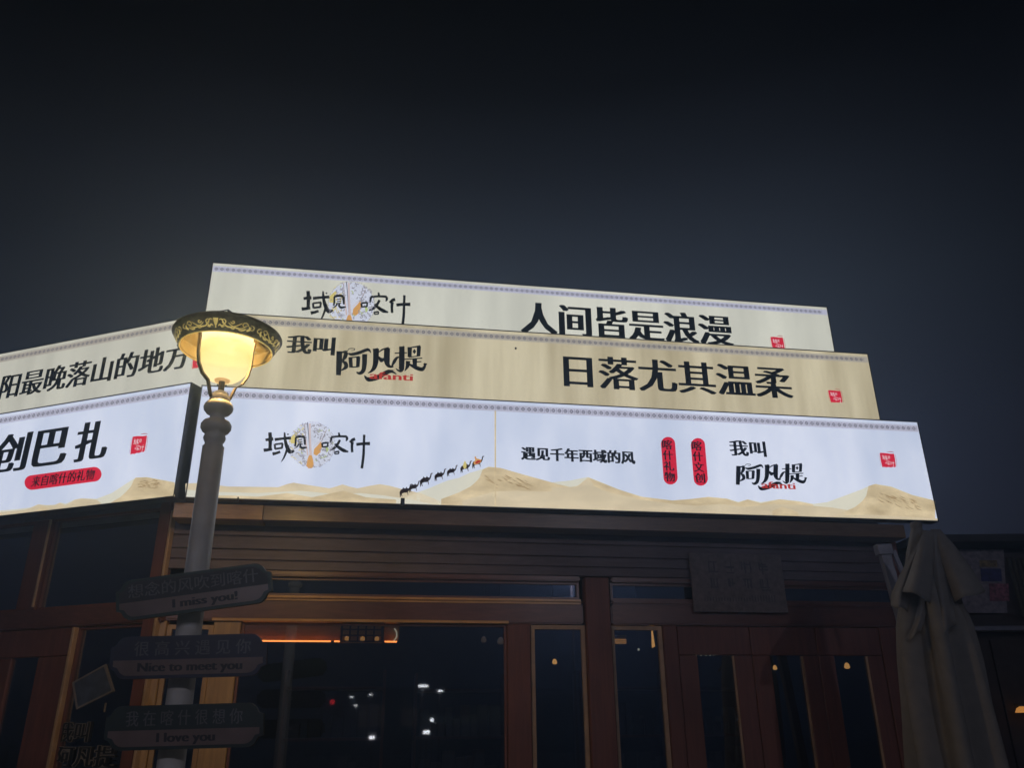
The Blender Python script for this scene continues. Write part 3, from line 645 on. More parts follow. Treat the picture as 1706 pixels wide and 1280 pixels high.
# ================================================================ street lamp
LY = 4.3; lp = at(348, 830, LY); LX = lp.x
zz = lambda x, y: at(x, y, LY).z
lamp = thing('street_lamp', 'ornate lit street lamp with glowing glass bowl and scrollwork shade on a turned grey post', 'street lamp', (LX, LY, 0))
zt = zz(374, 657)
prof = [(.0, .0), (.16, 0), (.16, .05), (.13, .09), (.10, .16), (.085, .35), (.07, .42), (.065, .5)]
prof = prof[1:]
z1_ = zz(362, 745)
prof += [(.0645, 1.4), (.0615, 2.2), (.0575, z1_), (.050, z1_ + .006), (.047, z1_ + .02), (.055, z1_ + .035), (.060, z1_ + .05), (.055, z1_ + .068), (.046, z1_ + .078)]
zb = zz(364, 711)
prof += [(.070, zb - .032), (.082, zb - .012), (.082, zb + .008), (.070, zb + .028), (.045, zb + .040), (.039, zb + .055)]
zc = zz(366, 680)
prof += [(.042, zc - .042), (.062, zc - .035), (.077, zc - .016), (.080, zc), (.076, zc + .016), (.062, zc + .034), (.055, zc + .038)]
prof = sorted(prof[:9], key=lambda a: a[1]) + prof[9:]
MB().lathe(prof, LX, LY, 40).build('post', M['post'], lamp, smooth=True)
cap = [(.056, zc + .038), (.055, zc + .055), (.048, zc + .075), (.034, zc + .093), (.018, zc + .103), (.001, zc + .106)]
MB().lathe(cap, LX, LY, 32).build('post_cap', M['post'], lamp, smooth=True)
zg0 = zz(373, 637)                  # bottom of the glass bowl
MB().lathe([(.001, zc + .095), (.017, zc + .095), (.017, zg0 + .002), (.001, zg0 + .003)], LX, LY, 24).build('bowl_stem', M['bronze'], lamp, smooth=False)
M['amber'] = backlit('amber_glass_base', (.62, .36, .14), var=.15, scale=(20, 20, 20))
MB().lathe([(.001, zg0 + .004), (.040, zg0 + .004), (.044, zg0 + .012), (.001, zg0 + .013)], LX, LY, 24).build('bowl_holder', M['amber'], lamp, smooth=False)
zo = zz(377, 583); zr = zz(379, 562.5)
# glass bowl: faintly frosted, lit from inside
gm = bpy.data.materials.new('frosted_lamp_glass'); gm.use_nodes = True; t = gm.node_tree
for n in list(t.nodes): t.nodes.remove(n)
out = t.nodes.new('ShaderNodeOutputMaterial'); add = t.nodes.new('ShaderNodeAddShader'); mix = t.nodes.new('ShaderNodeMixShader'); mix2 = t.nodes.new('ShaderNodeMixShader')
tr = t.nodes.new('ShaderNodeBsdfTransparent'); tr.inputs[0].default_value = (1, .93, .78, 1)
tl = t.nodes.new('ShaderNodeBsdfTranslucent'); tl.inputs[0].default_value = (.9, .72, .38, 1)
gl = t.nodes.new('ShaderNodeBsdfGlossy'); gl.inputs['Roughness'].default_value = .15
em = t.nodes.new('ShaderNodeEmission'); co = t.nodes.new('ShaderNodeTexCoord'); no = t.nodes.new('ShaderNodeTexNoise'); no.inputs['Scale'].default_value = 9; no.inputs['Detail'].default_value = 5
t.links.new(co.outputs['Object'], no.inputs['Vector']); rmp = t.nodes.new('ShaderNodeValToRGB')
rmp.color_ramp.elements[0].position = .3; rmp.color_ramp.elements[0].color = (.46, .33, .10, 1); rmp.color_ramp.elements[1].position = .75; rmp.color_ramp.elements[1].color = (.66, .52, .22, 1)
t.links.new(no.outputs[0], rmp.inputs[0]); t.links.new(rmp.outputs[0], em.inputs[0]); em.inputs[1].default_value = .8
mix.inputs[0].default_value = .004; t.links.new(tr.outputs[0], mix.inputs[1]); t.links.new(tl.outputs[0], mix.inputs[2])
tr.inputs[0].default_value = (.24, .21, .155, 1)
sz = t.nodes.new('ShaderNodeSeparateXYZ'); t.links.new(co.outputs['Generated'], sz.inputs[0])
zr_ = t.nodes.new('ShaderNodeValToRGB'); e_ = zr_.color_ramp; e_.elements[0].position = .0; e_.elements[0].color = (.88, .74, .42, 1); e_.elements[1].position = .80; e_.elements[1].color = (1.0, .92, .62, 1)
for p_, c0 in ((.22, (.84, .68, .34)), (.45, (.62, .50, .20)), (.62, (.66, .53, .22))): q_ = e_.elements.new(p_); q_.color = (*c0, 1)
nm_ = t.nodes.new('ShaderNodeMath'); nm_.operation = 'MULTIPLY_ADD'; nm_.inputs[1].default_value = .16; t.links.new(no.outputs[0], nm_.inputs[0]); t.links.new(sz.outputs['Z'], nm_.inputs[2])
sb_ = t.nodes.new('ShaderNodeMath'); sb_.operation = 'SUBTRACT'; sb_.inputs[1].default_value = .08; t.links.new(nm_.outputs[0], sb_.inputs[0])
t.links.new(sb_.outputs[0], zr_.inputs[0]); t.links.new(zr_.outputs[0], em.inputs[0]); em.inputs[1].default_value = .80
mix2.inputs[0].default_value = .0; t.links.new(mix.outputs[0], mix2.inputs[1]); t.links.new(gl.outputs[0], mix2.inputs[2])
t.links.new(mix2.outputs[0], add.inputs[0]); t.links.new(em.outputs[0], add.inputs[1]); t.links.new(add.outputs[0], out.inputs[0])
gp = [(.043, zg0 + .010), (.058, zg0 + .008), (.080, zg0 + .018), (.104, zg0 + .038), (.126, zg0 + .068), (.141, zg0 + .104), (.148, zg0 + .145), (.149, zg0 + .18), (.146, zo + .05), (.140, zo + .12)]
MB().lathe(gp, LX, LY, 48).build('glass_bowl', gm, lamp, smooth=True)
# shade: inner lining and outer conical band
r1, r2 = .250, .306
outp = [(r1, zo), (r1 + .006, zo - .004), (r1 + .010, zo + .002), (r2 - .008, zr - .012), (r2, zr), (r2 - .006, zr + .012), (r2 - .04, zr + .035), (.20, zr + .060), (.10, zr + .070), (.03, zr + .073), (.001, zr + .074)]
MB().lathe(outp, LX, LY, 72).build('shade', M['bronze'], lamp, smooth=True)
MB().lathe([(r1 - .001, zo + .002), (r1 - .004, zo + .006), (r2 - .03, zr), (r2 - .04, zr + .012), (.19, zr + .040), (.001, zr + .055)], LX, LY, 72).build('shade_lining', M['hat_in'], lamp, smooth=True)
MB().lathe([(r1 + .001, zo - .005), (r1 + .005, zo - .009), (r1 + .009, zo - .004), (r1 + .005, zo - .001), (r1 + .001, zo - .005)], LX, LY, 72).build('rim_ring', M['gilt'], lamp, smooth=True)
def cone(a, tt, off=.0022):      # a angle, tt 0..1 up the conical band
    r = r1 + .010 + (r2 - .008 - r1 - .010) * tt; z = zo + .002 + (zr - .012 - zo - .002) * tt
    return Vector((LX + (r + off) * math.cos(a), LY + (r + off) * math.sin(a), z - off * .5))
scr = []
def curl(x, y, R0, a0, sw, wd=.05): 
    return ([(x + R0 * (1 - .115 * k) * math.cos(a0 + sw * k * .95), y + R0 * (1 - .115 * k) * math.sin(a0 + sw * k * .95)) for k in range(8)], [wd * .4] + [wd] * 5 + [wd * .6, wd * .3])
for sgn in (1, -1):
    scr += [([(sgn * p[0], p[1]) for p in pts], wd) for pts, wd in [
        ([(.25, .75), (.45, .85), (.75, .35), (1.1, .2), (1.6, .35), (2.1, .75)], [.04, .08, .1, .12, .1, .03]),
        ([(1.0, .6), (1.3, .35), (1.75, .2), (2.2, .3), (2.6, .7)], [.03, .07, .12, .07, .02]),
        ([(.2, .2), (.35, .35), (.55, .15), (.75, .25)], [.03, .12, .1, .03]), ([(.5, .1), (.6, .3), (.8, .5)], [.1, .12, .03]),
        ([(1.2, .15), (1.45, .1), (1.6, .25)], [.04, .16, .05]), ([(1.9, .1), (2.2, .1), (2.5, .3)], [.1, .2, .05]), ([(2.6, .15), (2.8, .35), (2.75, .6)], [.16, .2, .05]),
        curl(.62, .62, .26, 2.5, -1, .07), curl(2.35, .6, .30, 0, 1, .06), curl(1.35, .7, .18, 3, 1, .09), curl(2.95, .5, .28, 2, -1, .06)]]
scr += [([(0, .95), (0, .55), (0, .22)], [.42, .30, .08]), ([(0, .22), (0, .05)], [.05, .14])]
mbv, mbf = [], []
NR = 4
for q in range(NR):
    base = -PI / 2 + .1 + q * 2 * PI / NR
    fm = lambda x, y, base=base: cone(base + x * .235, .10 + y * .80)
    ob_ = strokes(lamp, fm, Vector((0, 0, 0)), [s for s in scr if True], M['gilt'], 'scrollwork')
# two curved arms clasping the bowl
def arm(ang, nm='bracket_arm'):
    ca, sa = math.cos(ang), math.sin(ang)
    pr = [(.045, zc + .050), (.060, zc + .068), (.085, zg0 - .012), (.125, zg0 + .022), (.152, zg0 + .075), (.164, zg0 + .14), (.166, zg0 + .20), (.166, zo + .03), (.172, zr + .02)]
    pts = [Vector((LX + r * ca, LY + r * sa, z)) for r, z in pr]
    sd = Vector((-sa, ca, 0)); V, Fc = [], []
    for i, p in enumerate(pts):
        d = (pts[min(i + 1, len(pts) - 1)] - pts[max(i - 1, 0)]).normalized(); nn = d.cross(sd)
        for a, b in ((1, 1), (-1, 1), (-1, -1), (1, -1)): V.append(p + sd * .013 * a + nn * .0045 * b)
    for i in range(len(pts) - 1):
        for k in range(4): Fc.append((4 * i + k, 4 * i + (k + 1) % 4, 4 * i + 4 + (k + 1) % 4, 4 * i + 4 + k))
    Fc += [(0, 1, 2, 3), tuple(4 * (len(pts) - 1) + k for k in range(4))]
    mesh(nm, V, Fc, M['bronze'], lamp)
arm(math.radians(228)); arm(math.radians(48))
ld = bpy.data.lights.new('lamp_bulb', 'POINT'); ld.energy = 215; ld.color = (1, .70, .32); ld.shadow_soft_size = .045
lo = bpy.data.objects.new('lamp_bulb', ld); COL.objects.link(lo); lo.location = (0, 0, zo + .01); lo.parent = lamp
lo.location = Vector((0, 0, zo + .035))

lamp.rotation_euler = (0, -.0045, 0)      # the post leans a hair
# ================================================================ direction boards on the lamp post
def board(label, corners, Y, upper, lower, border_c, txt_top, txt_bot, ttcol, tbcol, rows=.56):
    """plaque with notched corners hung on the post; corners tl, tr, br, bl in the photo at distance Y"""
    tl_, tr_, br_, bl_ = [at(*c, Y) for c in corners]
    ctr = (tl_ + tr_ + br_ + bl_) / 4
    t = thing('direction_board', label, 'sign', ctr, 'message boards on the lamp post')
    ux = ((tr_ + br_) - (tl_ + bl_)) / 2; uy = ((tl_ + tr_) - (bl_ + br_)) / 2
    nrm = ux.cross(uy).normalized()
    if nrm.y > 0: nrm = -nrm
    def P(s, v, w=0): return ctr + ux * (s - .5) + uy * (v - .5) + nrm * w
    def outline(m):
        nx, ny = .065, .26
        o = [(m, .5 - .5 + ny + m)]
        o = [(0, ny), (.03, ny * .86), (.05, ny * .35), (.075, .02), (.10, 0), (.90, 0), (.925, .02), (.95, ny * .35), (.97, ny * .86), (1, ny), (1, 1 - ny), (.97, 1 - ny * .86), (.95, 1 - ny * .35), (.925, .98), (.90, 1), (.10, 1), (.075, .98), (.05, 1 - ny * .35), (.03, 1 - ny * .86), (0, 1 - ny)]
        return [(.5 + (a - .5) * (1 - m), .5 + (b - .5) * (1 - m * 3.4)) for a, b in o]
    o1 = outline(0); n = len(o1)
    v = [P(a, b, .0) for a, b in o1] + [P(a, b, -.022) for a, b in o1]
    mesh('panel', v, [tuple(range(n)), tuple(range(n, 2 * n))] + [(i, (i + 1) % n, n + (i + 1) % n, n + i) for i in range(n)], M[border_c], t)
    def clip(o, lo, hi):
        r = []
        for i in range(len(o)):
            a, b = o[i], o[(i + 1) % len(o)]
            if lo <= a[1] <= hi: r.append(a)
            for c in (lo, hi):
                if (a[1] - c) * (b[1] - c) < 0:
                    k = (c - a[1]) / (b[1] - a[1]); r.append((a[0] + (b[0] - a[0]) * k, c))
        cxx = sum(p[0] for p in r) / len(r); cyy = sum(p[1] for p in r) / len(r)
        return sorted(r, key=lambda p: math.atan2(p[1] - cyy, (p[0] - cxx) * 4))
    o2 = outline(.045)
    cut = 1 - rows
    for nm, lo_, hi_, mt in (('upper_field', cut + .01, 1, upper), ('lower_field', 0, cut, lower)):
        pts = clip(o2, lo_, hi_); mesh(nm, [P(a, b, .002) for a, b in pts], [tuple(range(len(pts)))], M[mt], t, recalc=False)
    def txt(body, s0, s1, v0, v1, mt, smear):
        vv, ff = text_geo(body, smear, 3); xs = [a[0] for a in vv]; ys = [a[1] for a in vv]
        x0, x1, y0, y1 = min(xs), max(xs), min(ys), max(ys)
        mesh('lettering', [P(s0 + (x - x0) / (x1 - x0) * (s1 - s0), v0 + (y - y0) / (y1 - y0) * (v1 - v0), .0035 + .0001 * k) for x, y, k in vv], ff, M[mt], t, recalc=False)
    txt(txt_top[0], txt_top[1], txt_top[2], cut + .09, .88, ttcol, .012); txt(txt_bot[0], txt_bot[1], txt_bot[2], .10, cut - .07, tbcol, .05)
    MB().tube([P(.5, .5, -.022), Vector((LX, LY, ctr.z))], .018, 8).build('bracket', M['steel'], t)
    return t
M['b_green'] = simple('dark_green_paint', (.008, .040, .036), rough=.4)
M['b_navy'] = simple('navy_paint', (.012, .018, .055), rough=.4)
M['b_teal'] = simple('teal_black_paint', (.010, .028, .028), rough=.4)
M['b_grey'] = simple('slate_field', (.030, .034, .045), rough=.5)
M['b_pink'] = simple('pinkish_field', (.20, .14, .13), rough=.3, var=.2)
M['b_ltxt'] = simple('pale_board_letters', (.13, .135, .16), rough=.5)
M['b_dtxt'] = simple('dark_board_letters', (.02, .018, .022), rough=.5)
BY = 4.12
board('topmost tilted message board with dark green edge and pinkish lower band on the lamp post', ((193, 968), (449, 938), (455, 1000), (193, 1040)), BY, 'b_grey', 'b_pink', 'b_green', ('想念的风吹到喀什', .08, .92), ('I miss you!', .36, .78), 'b_ltxt', 'b_dtxt')
board('middle navy message board on the lamp post reading Nice to meet you', ((186, 1062), (446, 1056), (442, 1126), (181, 1134)), BY, 'b_navy', 'b_pink', 'b_navy', ('很 高 兴 遇 见 你', .15, .90), ('Nice to meet you', .18, .85), 'b_ltxt', 'b_dtxt')
board('lowest blackish green message board on the lamp post reading I love you', ((177, 1177), (440, 1172), (437, 1244), (172, 1254)), BY, 'b_teal', 'b_pink', 'b_teal', ('我 在 喀 什 很 想 你', .13, .87), ('I love you', .33, .70), 'b_ltxt', 'b_dtxt')

# ================================================================ small things in the left window
def quad_panel(name, label, cat, corners, Y, mats, thick=.02):
    P4 = [at(*c, Y) for c in corners]; ctr = sum(P4, Vector()) / 4
    t = thing(name, label, cat, ctr)
    v = P4 + [p + Vector((0, thick, 0)) for p in P4]
    mesh('frame', v, BF and [(0, 1, 2, 3), (4, 5, 6, 7), (0, 1, 5, 4), (1, 2, 6, 5), (2, 3, 7, 6), (3, 0, 4, 7)], mats[0], t)
    inn = [ctr + (p - ctr) * .88 + Vector((0, -.003, 0)) for p in P4]
    mesh('face', inn, [(0, 1, 2, 3)], mats[1], t, recalc=False)
    return t, ctr, P4
M['frame_grey'] = simple('pale_grey_frame', (.14, .13, .13), rough=.5)
M['notice_dark'] = simple('chalk_dark_board', (.03, .045, .085), rough=.6, scale=14, var=.5)
quad_panel('tilted_notice', 'small blue-grey framed notice hanging askew left of the message boards', 'notice', ((120, 1138), (176, 1107), (190, 1152), (127, 1183)), 6.2, (M['frame_grey'], M['notice_dark']))
M['b_line'] = simple('outline_vinyl', (.32, .30, .28), rough=.5)
wl = thing('window_lettering', 'outline lettering stuck on the dark window low left behind the lowest board', 'sticker', L.P(.8, 1.5, WL))
for body, lb, rb, tl in (('我叫', (92, 1240), (146, 1236), (92, 1204)), ('阿凡提', (86, 1284), (190, 1276), (100, 1243))):
    put_text(wl, L, WL + .030, body, lb, rb, tl, M['b_line'], smear=.05, n=3, off=.022, name='outline_letters')
    put_text(wl, L, WL + .024, body, (lb[0] + .8, lb[1] - .8), (rb[0] - .8, rb[1] - .8), (tl[0], tl[1] + .8), M['ink'], smear=.035, n=3, off=-.004, name='letter_fill')
for k, (x, y) in enumerate(((176, 1172),)):
    hk = at(x, y, 6.25); o = MB().tube([hk, hk + Vector((0, 0, -.06))], .008, 6).build('hook', M['frame_grey']); tag(o, 'tiny pale metal hook between the middle and lowest message boards', 'hook')

# notice on the siding above the doors
nb = thing('wall_notice', 'pale faded notice board fixed on the siding above the right-hand doors', 'notice', R.P(*R.uz(1230, 975, .3), .3))
(ua, za), (ub, zb_) = R.uz(1157, 1020, .29), R.uz(1300, 925, .29)
M['notice'] = simple('faded_notice', (.17, .14, .14), rough=.6, scale=22, var=.25)
M['notice_ink'] = simple('faded_notice_ink', (.085, .075, .09), rough=.6, scale=30, var=.3)
fbox('panel', R, ua, ub, za, zb_, .285, .31, M['notice'], nb, .004)
rr2 = random.Random(11); ww = ub - ua; hh = zb_ - za; lines = []
def blot(cu, cz, s, k):     # an unreadable smudged character
    for i in range(k):
        if rr2.random() < .5: a, b = (cu - s * rr2.uniform(.3, .5), cz + s * rr2.uniform(-.5, .5)), (cu + s * rr2.uniform(.3, .5), 0); b = (b[0], a[1])
        else: a, b = (cu + s * rr2.uniform(-.4, .4), cz + s * .5), (0, cz - s * rr2.uniform(.1, .5)); b = (a[0], b[1])
        lines.append(([a, b], s * .12))
for row, cz in ((0, .76), (1, .47)):
    for i in range(4): blot(ua + ww * (.24 + .18 * i), za + hh * cz, .105, 5)
for i in range(26): lines.append(([(ua + ww * (.12 + .03 * i), za + hh * .18), (ua + ww * (.12 + .03 * i), za + hh * (.24 if i < 17 else .29))], .008))
strokes(nb, lambda x, y: R.P(x, y, .2835), R.N, lines, M['notice_ink'], 'faded_writing')

# ================================================================ closed parasol
UY = 6.2; ut = at(1548, 878, UY); UX, UZ = 3.06, ut.z
par = thing('closed_parasol', 'tall folded beige canvas parasol with drooping flaps at the right end of the shop', 'parasol', (UX, UY, 0))
MB().tube([(UX, UY, .05), (UX, UY, UZ - .05)], .03, 12).build('pole', M['steel'], par, smooth=True)
MB().lathe([(.35, 0), (.35, .05), (.30, .07), (.05, .08), (.04, .25)], UX, UY, 28).build('base', M['paving'], par)
def canopy(name, z_top, z_bot, rfun, folds, nt=96, nz=26, sk=0, seed=1, jag=0.0, cz=(0, 0)):
    rg = random.Random(seed); ph = [rg.uniform(0, 6.28) for _ in range(6)]
    V, Fc = [], []
    for j in range(nz + 1):
        t_ = j / nz
        for k in range(nt):
            a = 2 * PI * k / nt
            r = rfun(t_)
            fold = math.cos(folds * a + .5 * math.sin(2 * a + ph[0]) + .6 * math.sin(t_ * 3 + ph[1]))
            sharp = abs(fold) ** .7 * (1 if fold > 0 else -1)
            r2_ = r * (1 + (.34 * min(1, t_ * 2.2)) * sharp + .06 * math.sin(5 * a + ph[2] + 4 * t_))
            zb2 = z_bot + jag * math.sin(folds * a + ph[3]) + jag * .7 * math.sin(2 * a + ph[4])
            z = z_top + (zb2 - z_top) * t_
            V.append((UX + cz[0] * t_ + r2_ * math.cos(a), UY + cz[1] * t_ + r2_ * math.sin(a) * .85, z))
    for j in range(nz):
        for k in range(nt):
            k2 = (k + 1) % nt; Fc.append((j * nt + k, j * nt + k2, (j + 1) * nt + k2, (j + 1) * nt + k))
    return mesh(name, V, Fc, M['umb'], par, smooth=True)
canopy('canopy', UZ - .04, .95, lambda t: .045 + .15 * min(1, t * 3) ** .8 + .07 * t, 7, jag=.05, seed=4, cz=(-.06, 0))
canopy('top_flap', UZ, UZ - .42, lambda t: .035 + .10 * t ** .85, 4, jag=.05, seed=8, cz=(0, 0))
def flap(le, ri, Y0, Y1, bulge, n=14, m=10, ph=0.0):
    def pl(pts, t):
        k = min(int(t * (len(pts) - 1)), len(pts) - 2); f = t * (len(pts) - 1) - k
        return (pts[k][0] + (pts[k + 1][0] - pts[k][0]) * f, pts[k][1] + (pts[k + 1][1] - pts[k][1]) * f)
    V = []
    for lay in (0, .008):
        for i in range(n + 1):
            t_ = i / n; a, b = pl(le, t_), pl(ri, t_)
            for k in range(m + 1):
                q = k / m; Y = Y0 + (Y1 - Y0) * t_ - bulge * t_ * math.sin(PI * q) + .015 * math.sin(q * 9 + ph) * t_ + lay
                V.append(at(a[0] + (b[0] - a[0]) * q, a[1] + (b[1] - a[1]) * q + 3 * math.sin(q * 6 + ph) * t_, Y))
    g = (n + 1) * (m + 1); Fc = []
    for o_ in (0, g):
        for i in range(n):
            for k in range(m): a = o_ + i * (m + 1) + k; Fc.append((a, a + 1, a + m + 2, a + m + 1))
    for i in range(n):
        for k in (0, m): a = i * (m + 1) + k; Fc.append((a, a + m + 1, a + m + 1 + g, a + g))
    for k in range(m):
        for i in (0, n): a = i * (m + 1) + k; Fc.append((a, a + 1, a + 1 + g, a + g))
    mesh('hanging_flap', V, Fc, M['umb'], par, smooth=True)
flap([(1536, 884), (1522, 915), (1500, 955), (1484, 990), (1484, 1008)], [(1548, 884), (1536, 915), (1522, 955), (1516, 990), (1512, 1020)], 6.12, 6.02, .06, ph=.5)
flap([(1538, 885), (1526, 920), (1514, 955), (1503, 984)], [(1556, 885), (1556, 925), (1554, 965), (1550, 1003)], 6.08, 5.96, .09, ph=2)
flap([(1550, 882), (1553, 940), (1558, 1000), (1561, 1066)], [(1562, 882), (1572, 935), (1584, 990), (1594, 1040)], 6.09, 6.0, .05, ph=1)
flap([(1556, 884), (1566, 925), (1578, 965), (1591, 1004)], [(1566, 882), (1592, 910), (1618, 945), (1642, 984)], 6.10, 5.98, .10, ph=3)
flap([(1540, 960), (1530, 1000), (1522, 1040), (1508, 1068)], [(1548, 960), (1546, 1000), (1542, 1030), (1534, 1056)], 6.1, 6.05, .03, ph=0)
MB().lathe([(.03, UZ - .02), (.045, UZ + .005), (.04, UZ + .03), (.001, UZ + .045)], UX, UY, 16).build('finial', M['umb'], par, smooth=True)
# parasol crank mast leaning beside it
pm = thing('parasol_mast', 'grey metal parasol mast with square cap leaning left of the folded parasol', 'mast', (3.05, 6.75, 0))
a_ = at(1474, 925, 6.75); b_ = at(1545, 1185, 6.75); d_ = (b_ - a_).normalized()
def beam(p, q, wx, wy):
    d = (q - p).normalized(); sx_ = Vector((0, 1, 0)).cross(d).normalized(); sy_ = d.cross(sx_)
    v = [e + sx_ * wx * i + sy_ * wy * j for e in (p, q) for i, j in ((1, 1), (-1, 1), (-1, -1), (1, -1))]
    return v, [(0, 1, 2, 3), (4, 5, 6, 7), (0, 1, 5, 4), (1, 2, 6, 5), (2, 3, 7, 6), (3, 0, 4, 7)]
foot = a_ + d_ * ((a_.z - .02) / -d_.z)
v, f = beam(a_, foot, .042, .03); mesh('mast_tube', v, f, M['steel'], pm, bevel=.004)
v, f = beam(at(1488, 918, 6.79), at(1528, 1010, 6.79), .018, .012); mesh('strut', v, f, M['steel'], pm, bevel=.003)
v, f = beam(at(1470, 908, 6.75), at(1474, 926, 6.75), .062, .04); v = v; mesh('cap', v, f, M['steel'], pm, bevel=.006)
MB().lathe([(.001, .06), (.22, .06), (.24, .03), (.24, .001)], foot.x, foot.y, 20).build('foot', M['paving'], pm)

# ================================================================ neighbouring stall at the far right
ns = thing('neighbouring_stall', 'dark wooden stall with a faded colourful poster beyond the folded parasol', 'stall', (6.2, 9.2, 0))
def nbx(nm, x0, x1, y0, y1, z0, z1, mt, bev=.004, par_=None): return MB().xbox(x0, x1, y0, y1, z0, z1).build(nm, M[mt] if isinstance(mt, str) else mt, par_ or ns, bevel=bev)
ZT = at(1640, 912, 9).z
nbx('wall', 4.35, 9.2, 9.05, 9.15, 0, ZT - .01, 'inner')
for i in range(7): nbx('plank', 4.36 + i * .62, 4.36 + i * .62 + .60, 9.01, 9.045, .1, 2.42, 'inner')
nbx('counter_shelf', 4.75, 9.2, 8.86, 9.0, at(1660, 1052, 8.9).z, at(1660, 1044, 8.9).z, 'steel', .006)
M['p_blue'] = simple('poster_blue', (.03, .035, .16), rough=.5, scale=18, var=.5)
M['p_pink'] = simple('poster_pink', (.26, .09, .13), rough=.5, scale=26, var=.7)
M['p_yell'] = simple('poster_ochre', (.22, .16, .06), rough=.5, scale=30, var=.6)
M['p_base'] = simple('poster_grey', (.22, .20, .23), rough=.5, scale=20, var=.4)
M['curtain'] = simple('beige_curtain', (.08, .08, .06), rough=.9, scale=12)
def prect(nm, x0, y0, x1, y1, mt, Y, par_):
    p = [at(x0, y0, Y), at(x1, y0, Y), at(x1 + .06 * (y1 - y0), y1, Y), at(x0 + .06 * (y1 - y0), y1, Y)]
    v = p + [q + Vector((0, .006, 0)) for q in p]
    return mesh(nm, v, [(0, 1, 2, 3), (4, 5, 6, 7), (0, 1, 5, 4), (1, 2, 6, 5), (2, 3, 7, 6), (3, 0, 4, 7)], M[mt], par_)
po = prect('poster', 1598, 916, 1672, 1022, 'p_base', 8.99, ns)
prect('poster_strip', 1632, 934, 1661, 945, 'p_yell', 8.98, po); prect('poster_field', 1634, 948, 1668, 969, 'p_blue', 8.98, po); prect('poster_figure', 1648, 973, 1680, 1002, 'p_pink', 8.98, po)
for i in range(6):
    p = at(1679 + i * 8, 930, 8.97); MB().tube([p, p + Vector((.02, 0, -.62))], [.016, .022], 8).build('curtain_fold', M['curtain'], ns, smooth=True)
nbx('roof', 4.25, 9.4, 8.7, 12, ZT, ZT + .08, 'roof'); nbx('side_wall', 4.36, 4.45, 9.16, 12, 0, ZT - .01, 'inner'); nbx('rear_wall', 4.45, 9.2, 11.9, 12, 0, ZT - .01, 'inner')
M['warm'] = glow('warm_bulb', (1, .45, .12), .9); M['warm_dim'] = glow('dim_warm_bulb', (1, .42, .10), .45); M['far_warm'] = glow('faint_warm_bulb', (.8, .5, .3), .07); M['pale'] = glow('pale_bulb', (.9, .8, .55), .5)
wl2 = thing('wall_lamp', 'small orange-glowing wall lamp on the stall at the right edge of the picture', 'lamp', at(1704, 1190, 8.9))
p = at(1704, 1186, 8.9)
MB().lathe([(.012, p.z + .05), (.05, p.z + .03), (.07, p.z - .01), (.072, p.z - .012)], p.x, p.y, 20).build('lamp_shade', M['warm_dim'], wl2, smooth=True)
MB().lathe([(.001, p.z + .06), (.02, p.z + .055), (.02, p.z + .045)], p.x, p.y, 12).build('mount', M['steel'], wl2)
MB().tube([p + Vector((0, .0, .055)), p + Vector((0, .11, .055))], .012, 8).build('bracket', M['steel'], wl2)

# ================================================================ lit things inside the shop
pel = thing('lit_pelmet', 'wooden pelmet with an orange light strip inside the big window beside the lattice panel', 'pelmet', R.P(1.1, 2.4, 1.1))
fbox('board', R, .25, 1.27, 2.351, 2.52, 1.10, 1.13, M['fascia'], pel)
fbox('board', R, 1.66, 1.80, 2.351, 2.52, 1.10, 1.13, M['fascia'], pel)
M['strip'] = glow('orange_light_strip', (1, .24, .045), 4.2)
fbox('light_strip', R, .25, 1.19, 2.336, 2.349, 1.045, 1.055, M['strip'], pel, 0)
fbox('light_strip', R, 1.22, 1.27, 2.336, 2.349, 1.045, 1.055, M['strip'], pel, 0)
fbox('light_strip', R, 1.67, 1.78, 2.336, 2.349, 1.045, 1.055, M['strip'], pel, 0)
la = thing('lattice_panel', 'dark openwork lattice panel between two lit pelmet boards inside the big window', 'lattice', R.P(1.46, 2.35, 1.1))
for i in range(6): fbox('bar', R, 1.275 + i * .072, 1.290 + i * .072, 2.345, 2.52, 1.09, 1.11, M['inner'], la, 0)
for i in range(4): fbox('rail', R, 1.275, 1.65, 2.345 + i * .052, 2.356 + i * .052, 1.112, 1.125, M['inner'], la, 0)
fbox('backing', R, 1.275, 1.65, 2.34, 2.52, 1.16, 1.18, M['fascia'], la, 0)
for u in (1.33, 1.47, 1.60):
    q = R.P(u, 2.375, 1.14); MB().lathe([(.001, q.z + .024), (.02, q.z + .012), (.02, q.z - .012), (.001, q.z - .024)], q.x, q.y, 10).build('small_bulb', M['warm_dim'], la, smooth=True)
hl = thing('hook_lamp', 'curved glass hook lamp with pale tips at the right end of the lit pelmet', 'lamp', R.P(1.83, 2.4, 1.08))
MB().tube([R.P(*R.uz(x, y, 1.08), 1.08) for x, y in ((657, 1048), (661, 1054), (661, 1062), (655, 1070))], .006, 8).build('tube', M['pale'], hl, smooth=True)
def pendant(px, py, s, hot, label, w=1.5):
    u, z = R.uz(px, py, w); q = R.P(u, z, w)
    t = thing('pendant_lamp', label, 'lamp', q, 'pendant lamps inside the shop')
    MB().lathe([(.010, q.z + s), (s * .8, q.z + s * .5), (s, q.z - s * .6), (s * .6, q.z - s), (.002, q.z - s)], q.x, q.y, 14).build('lamp_shade', M[hot], t, smooth=True)
    MB().tube([q + Vector((0, 0, s)), Vector((q.x, q.y, 3.39))], .004, 5).build('cord', M['inner'], t)
pendant(924, 1103, .024, 'warm', 'tiny flame-shaped pendant lamp behind the first narrow window')
pendant(1291, 1113, .020, 'warm', 'small orange pendant lamp glowing behind the second folding door', .75)
pendant(1411, 1110, .026, 'warm', 'orange pendant lamp glowing behind the third folding door', .62)
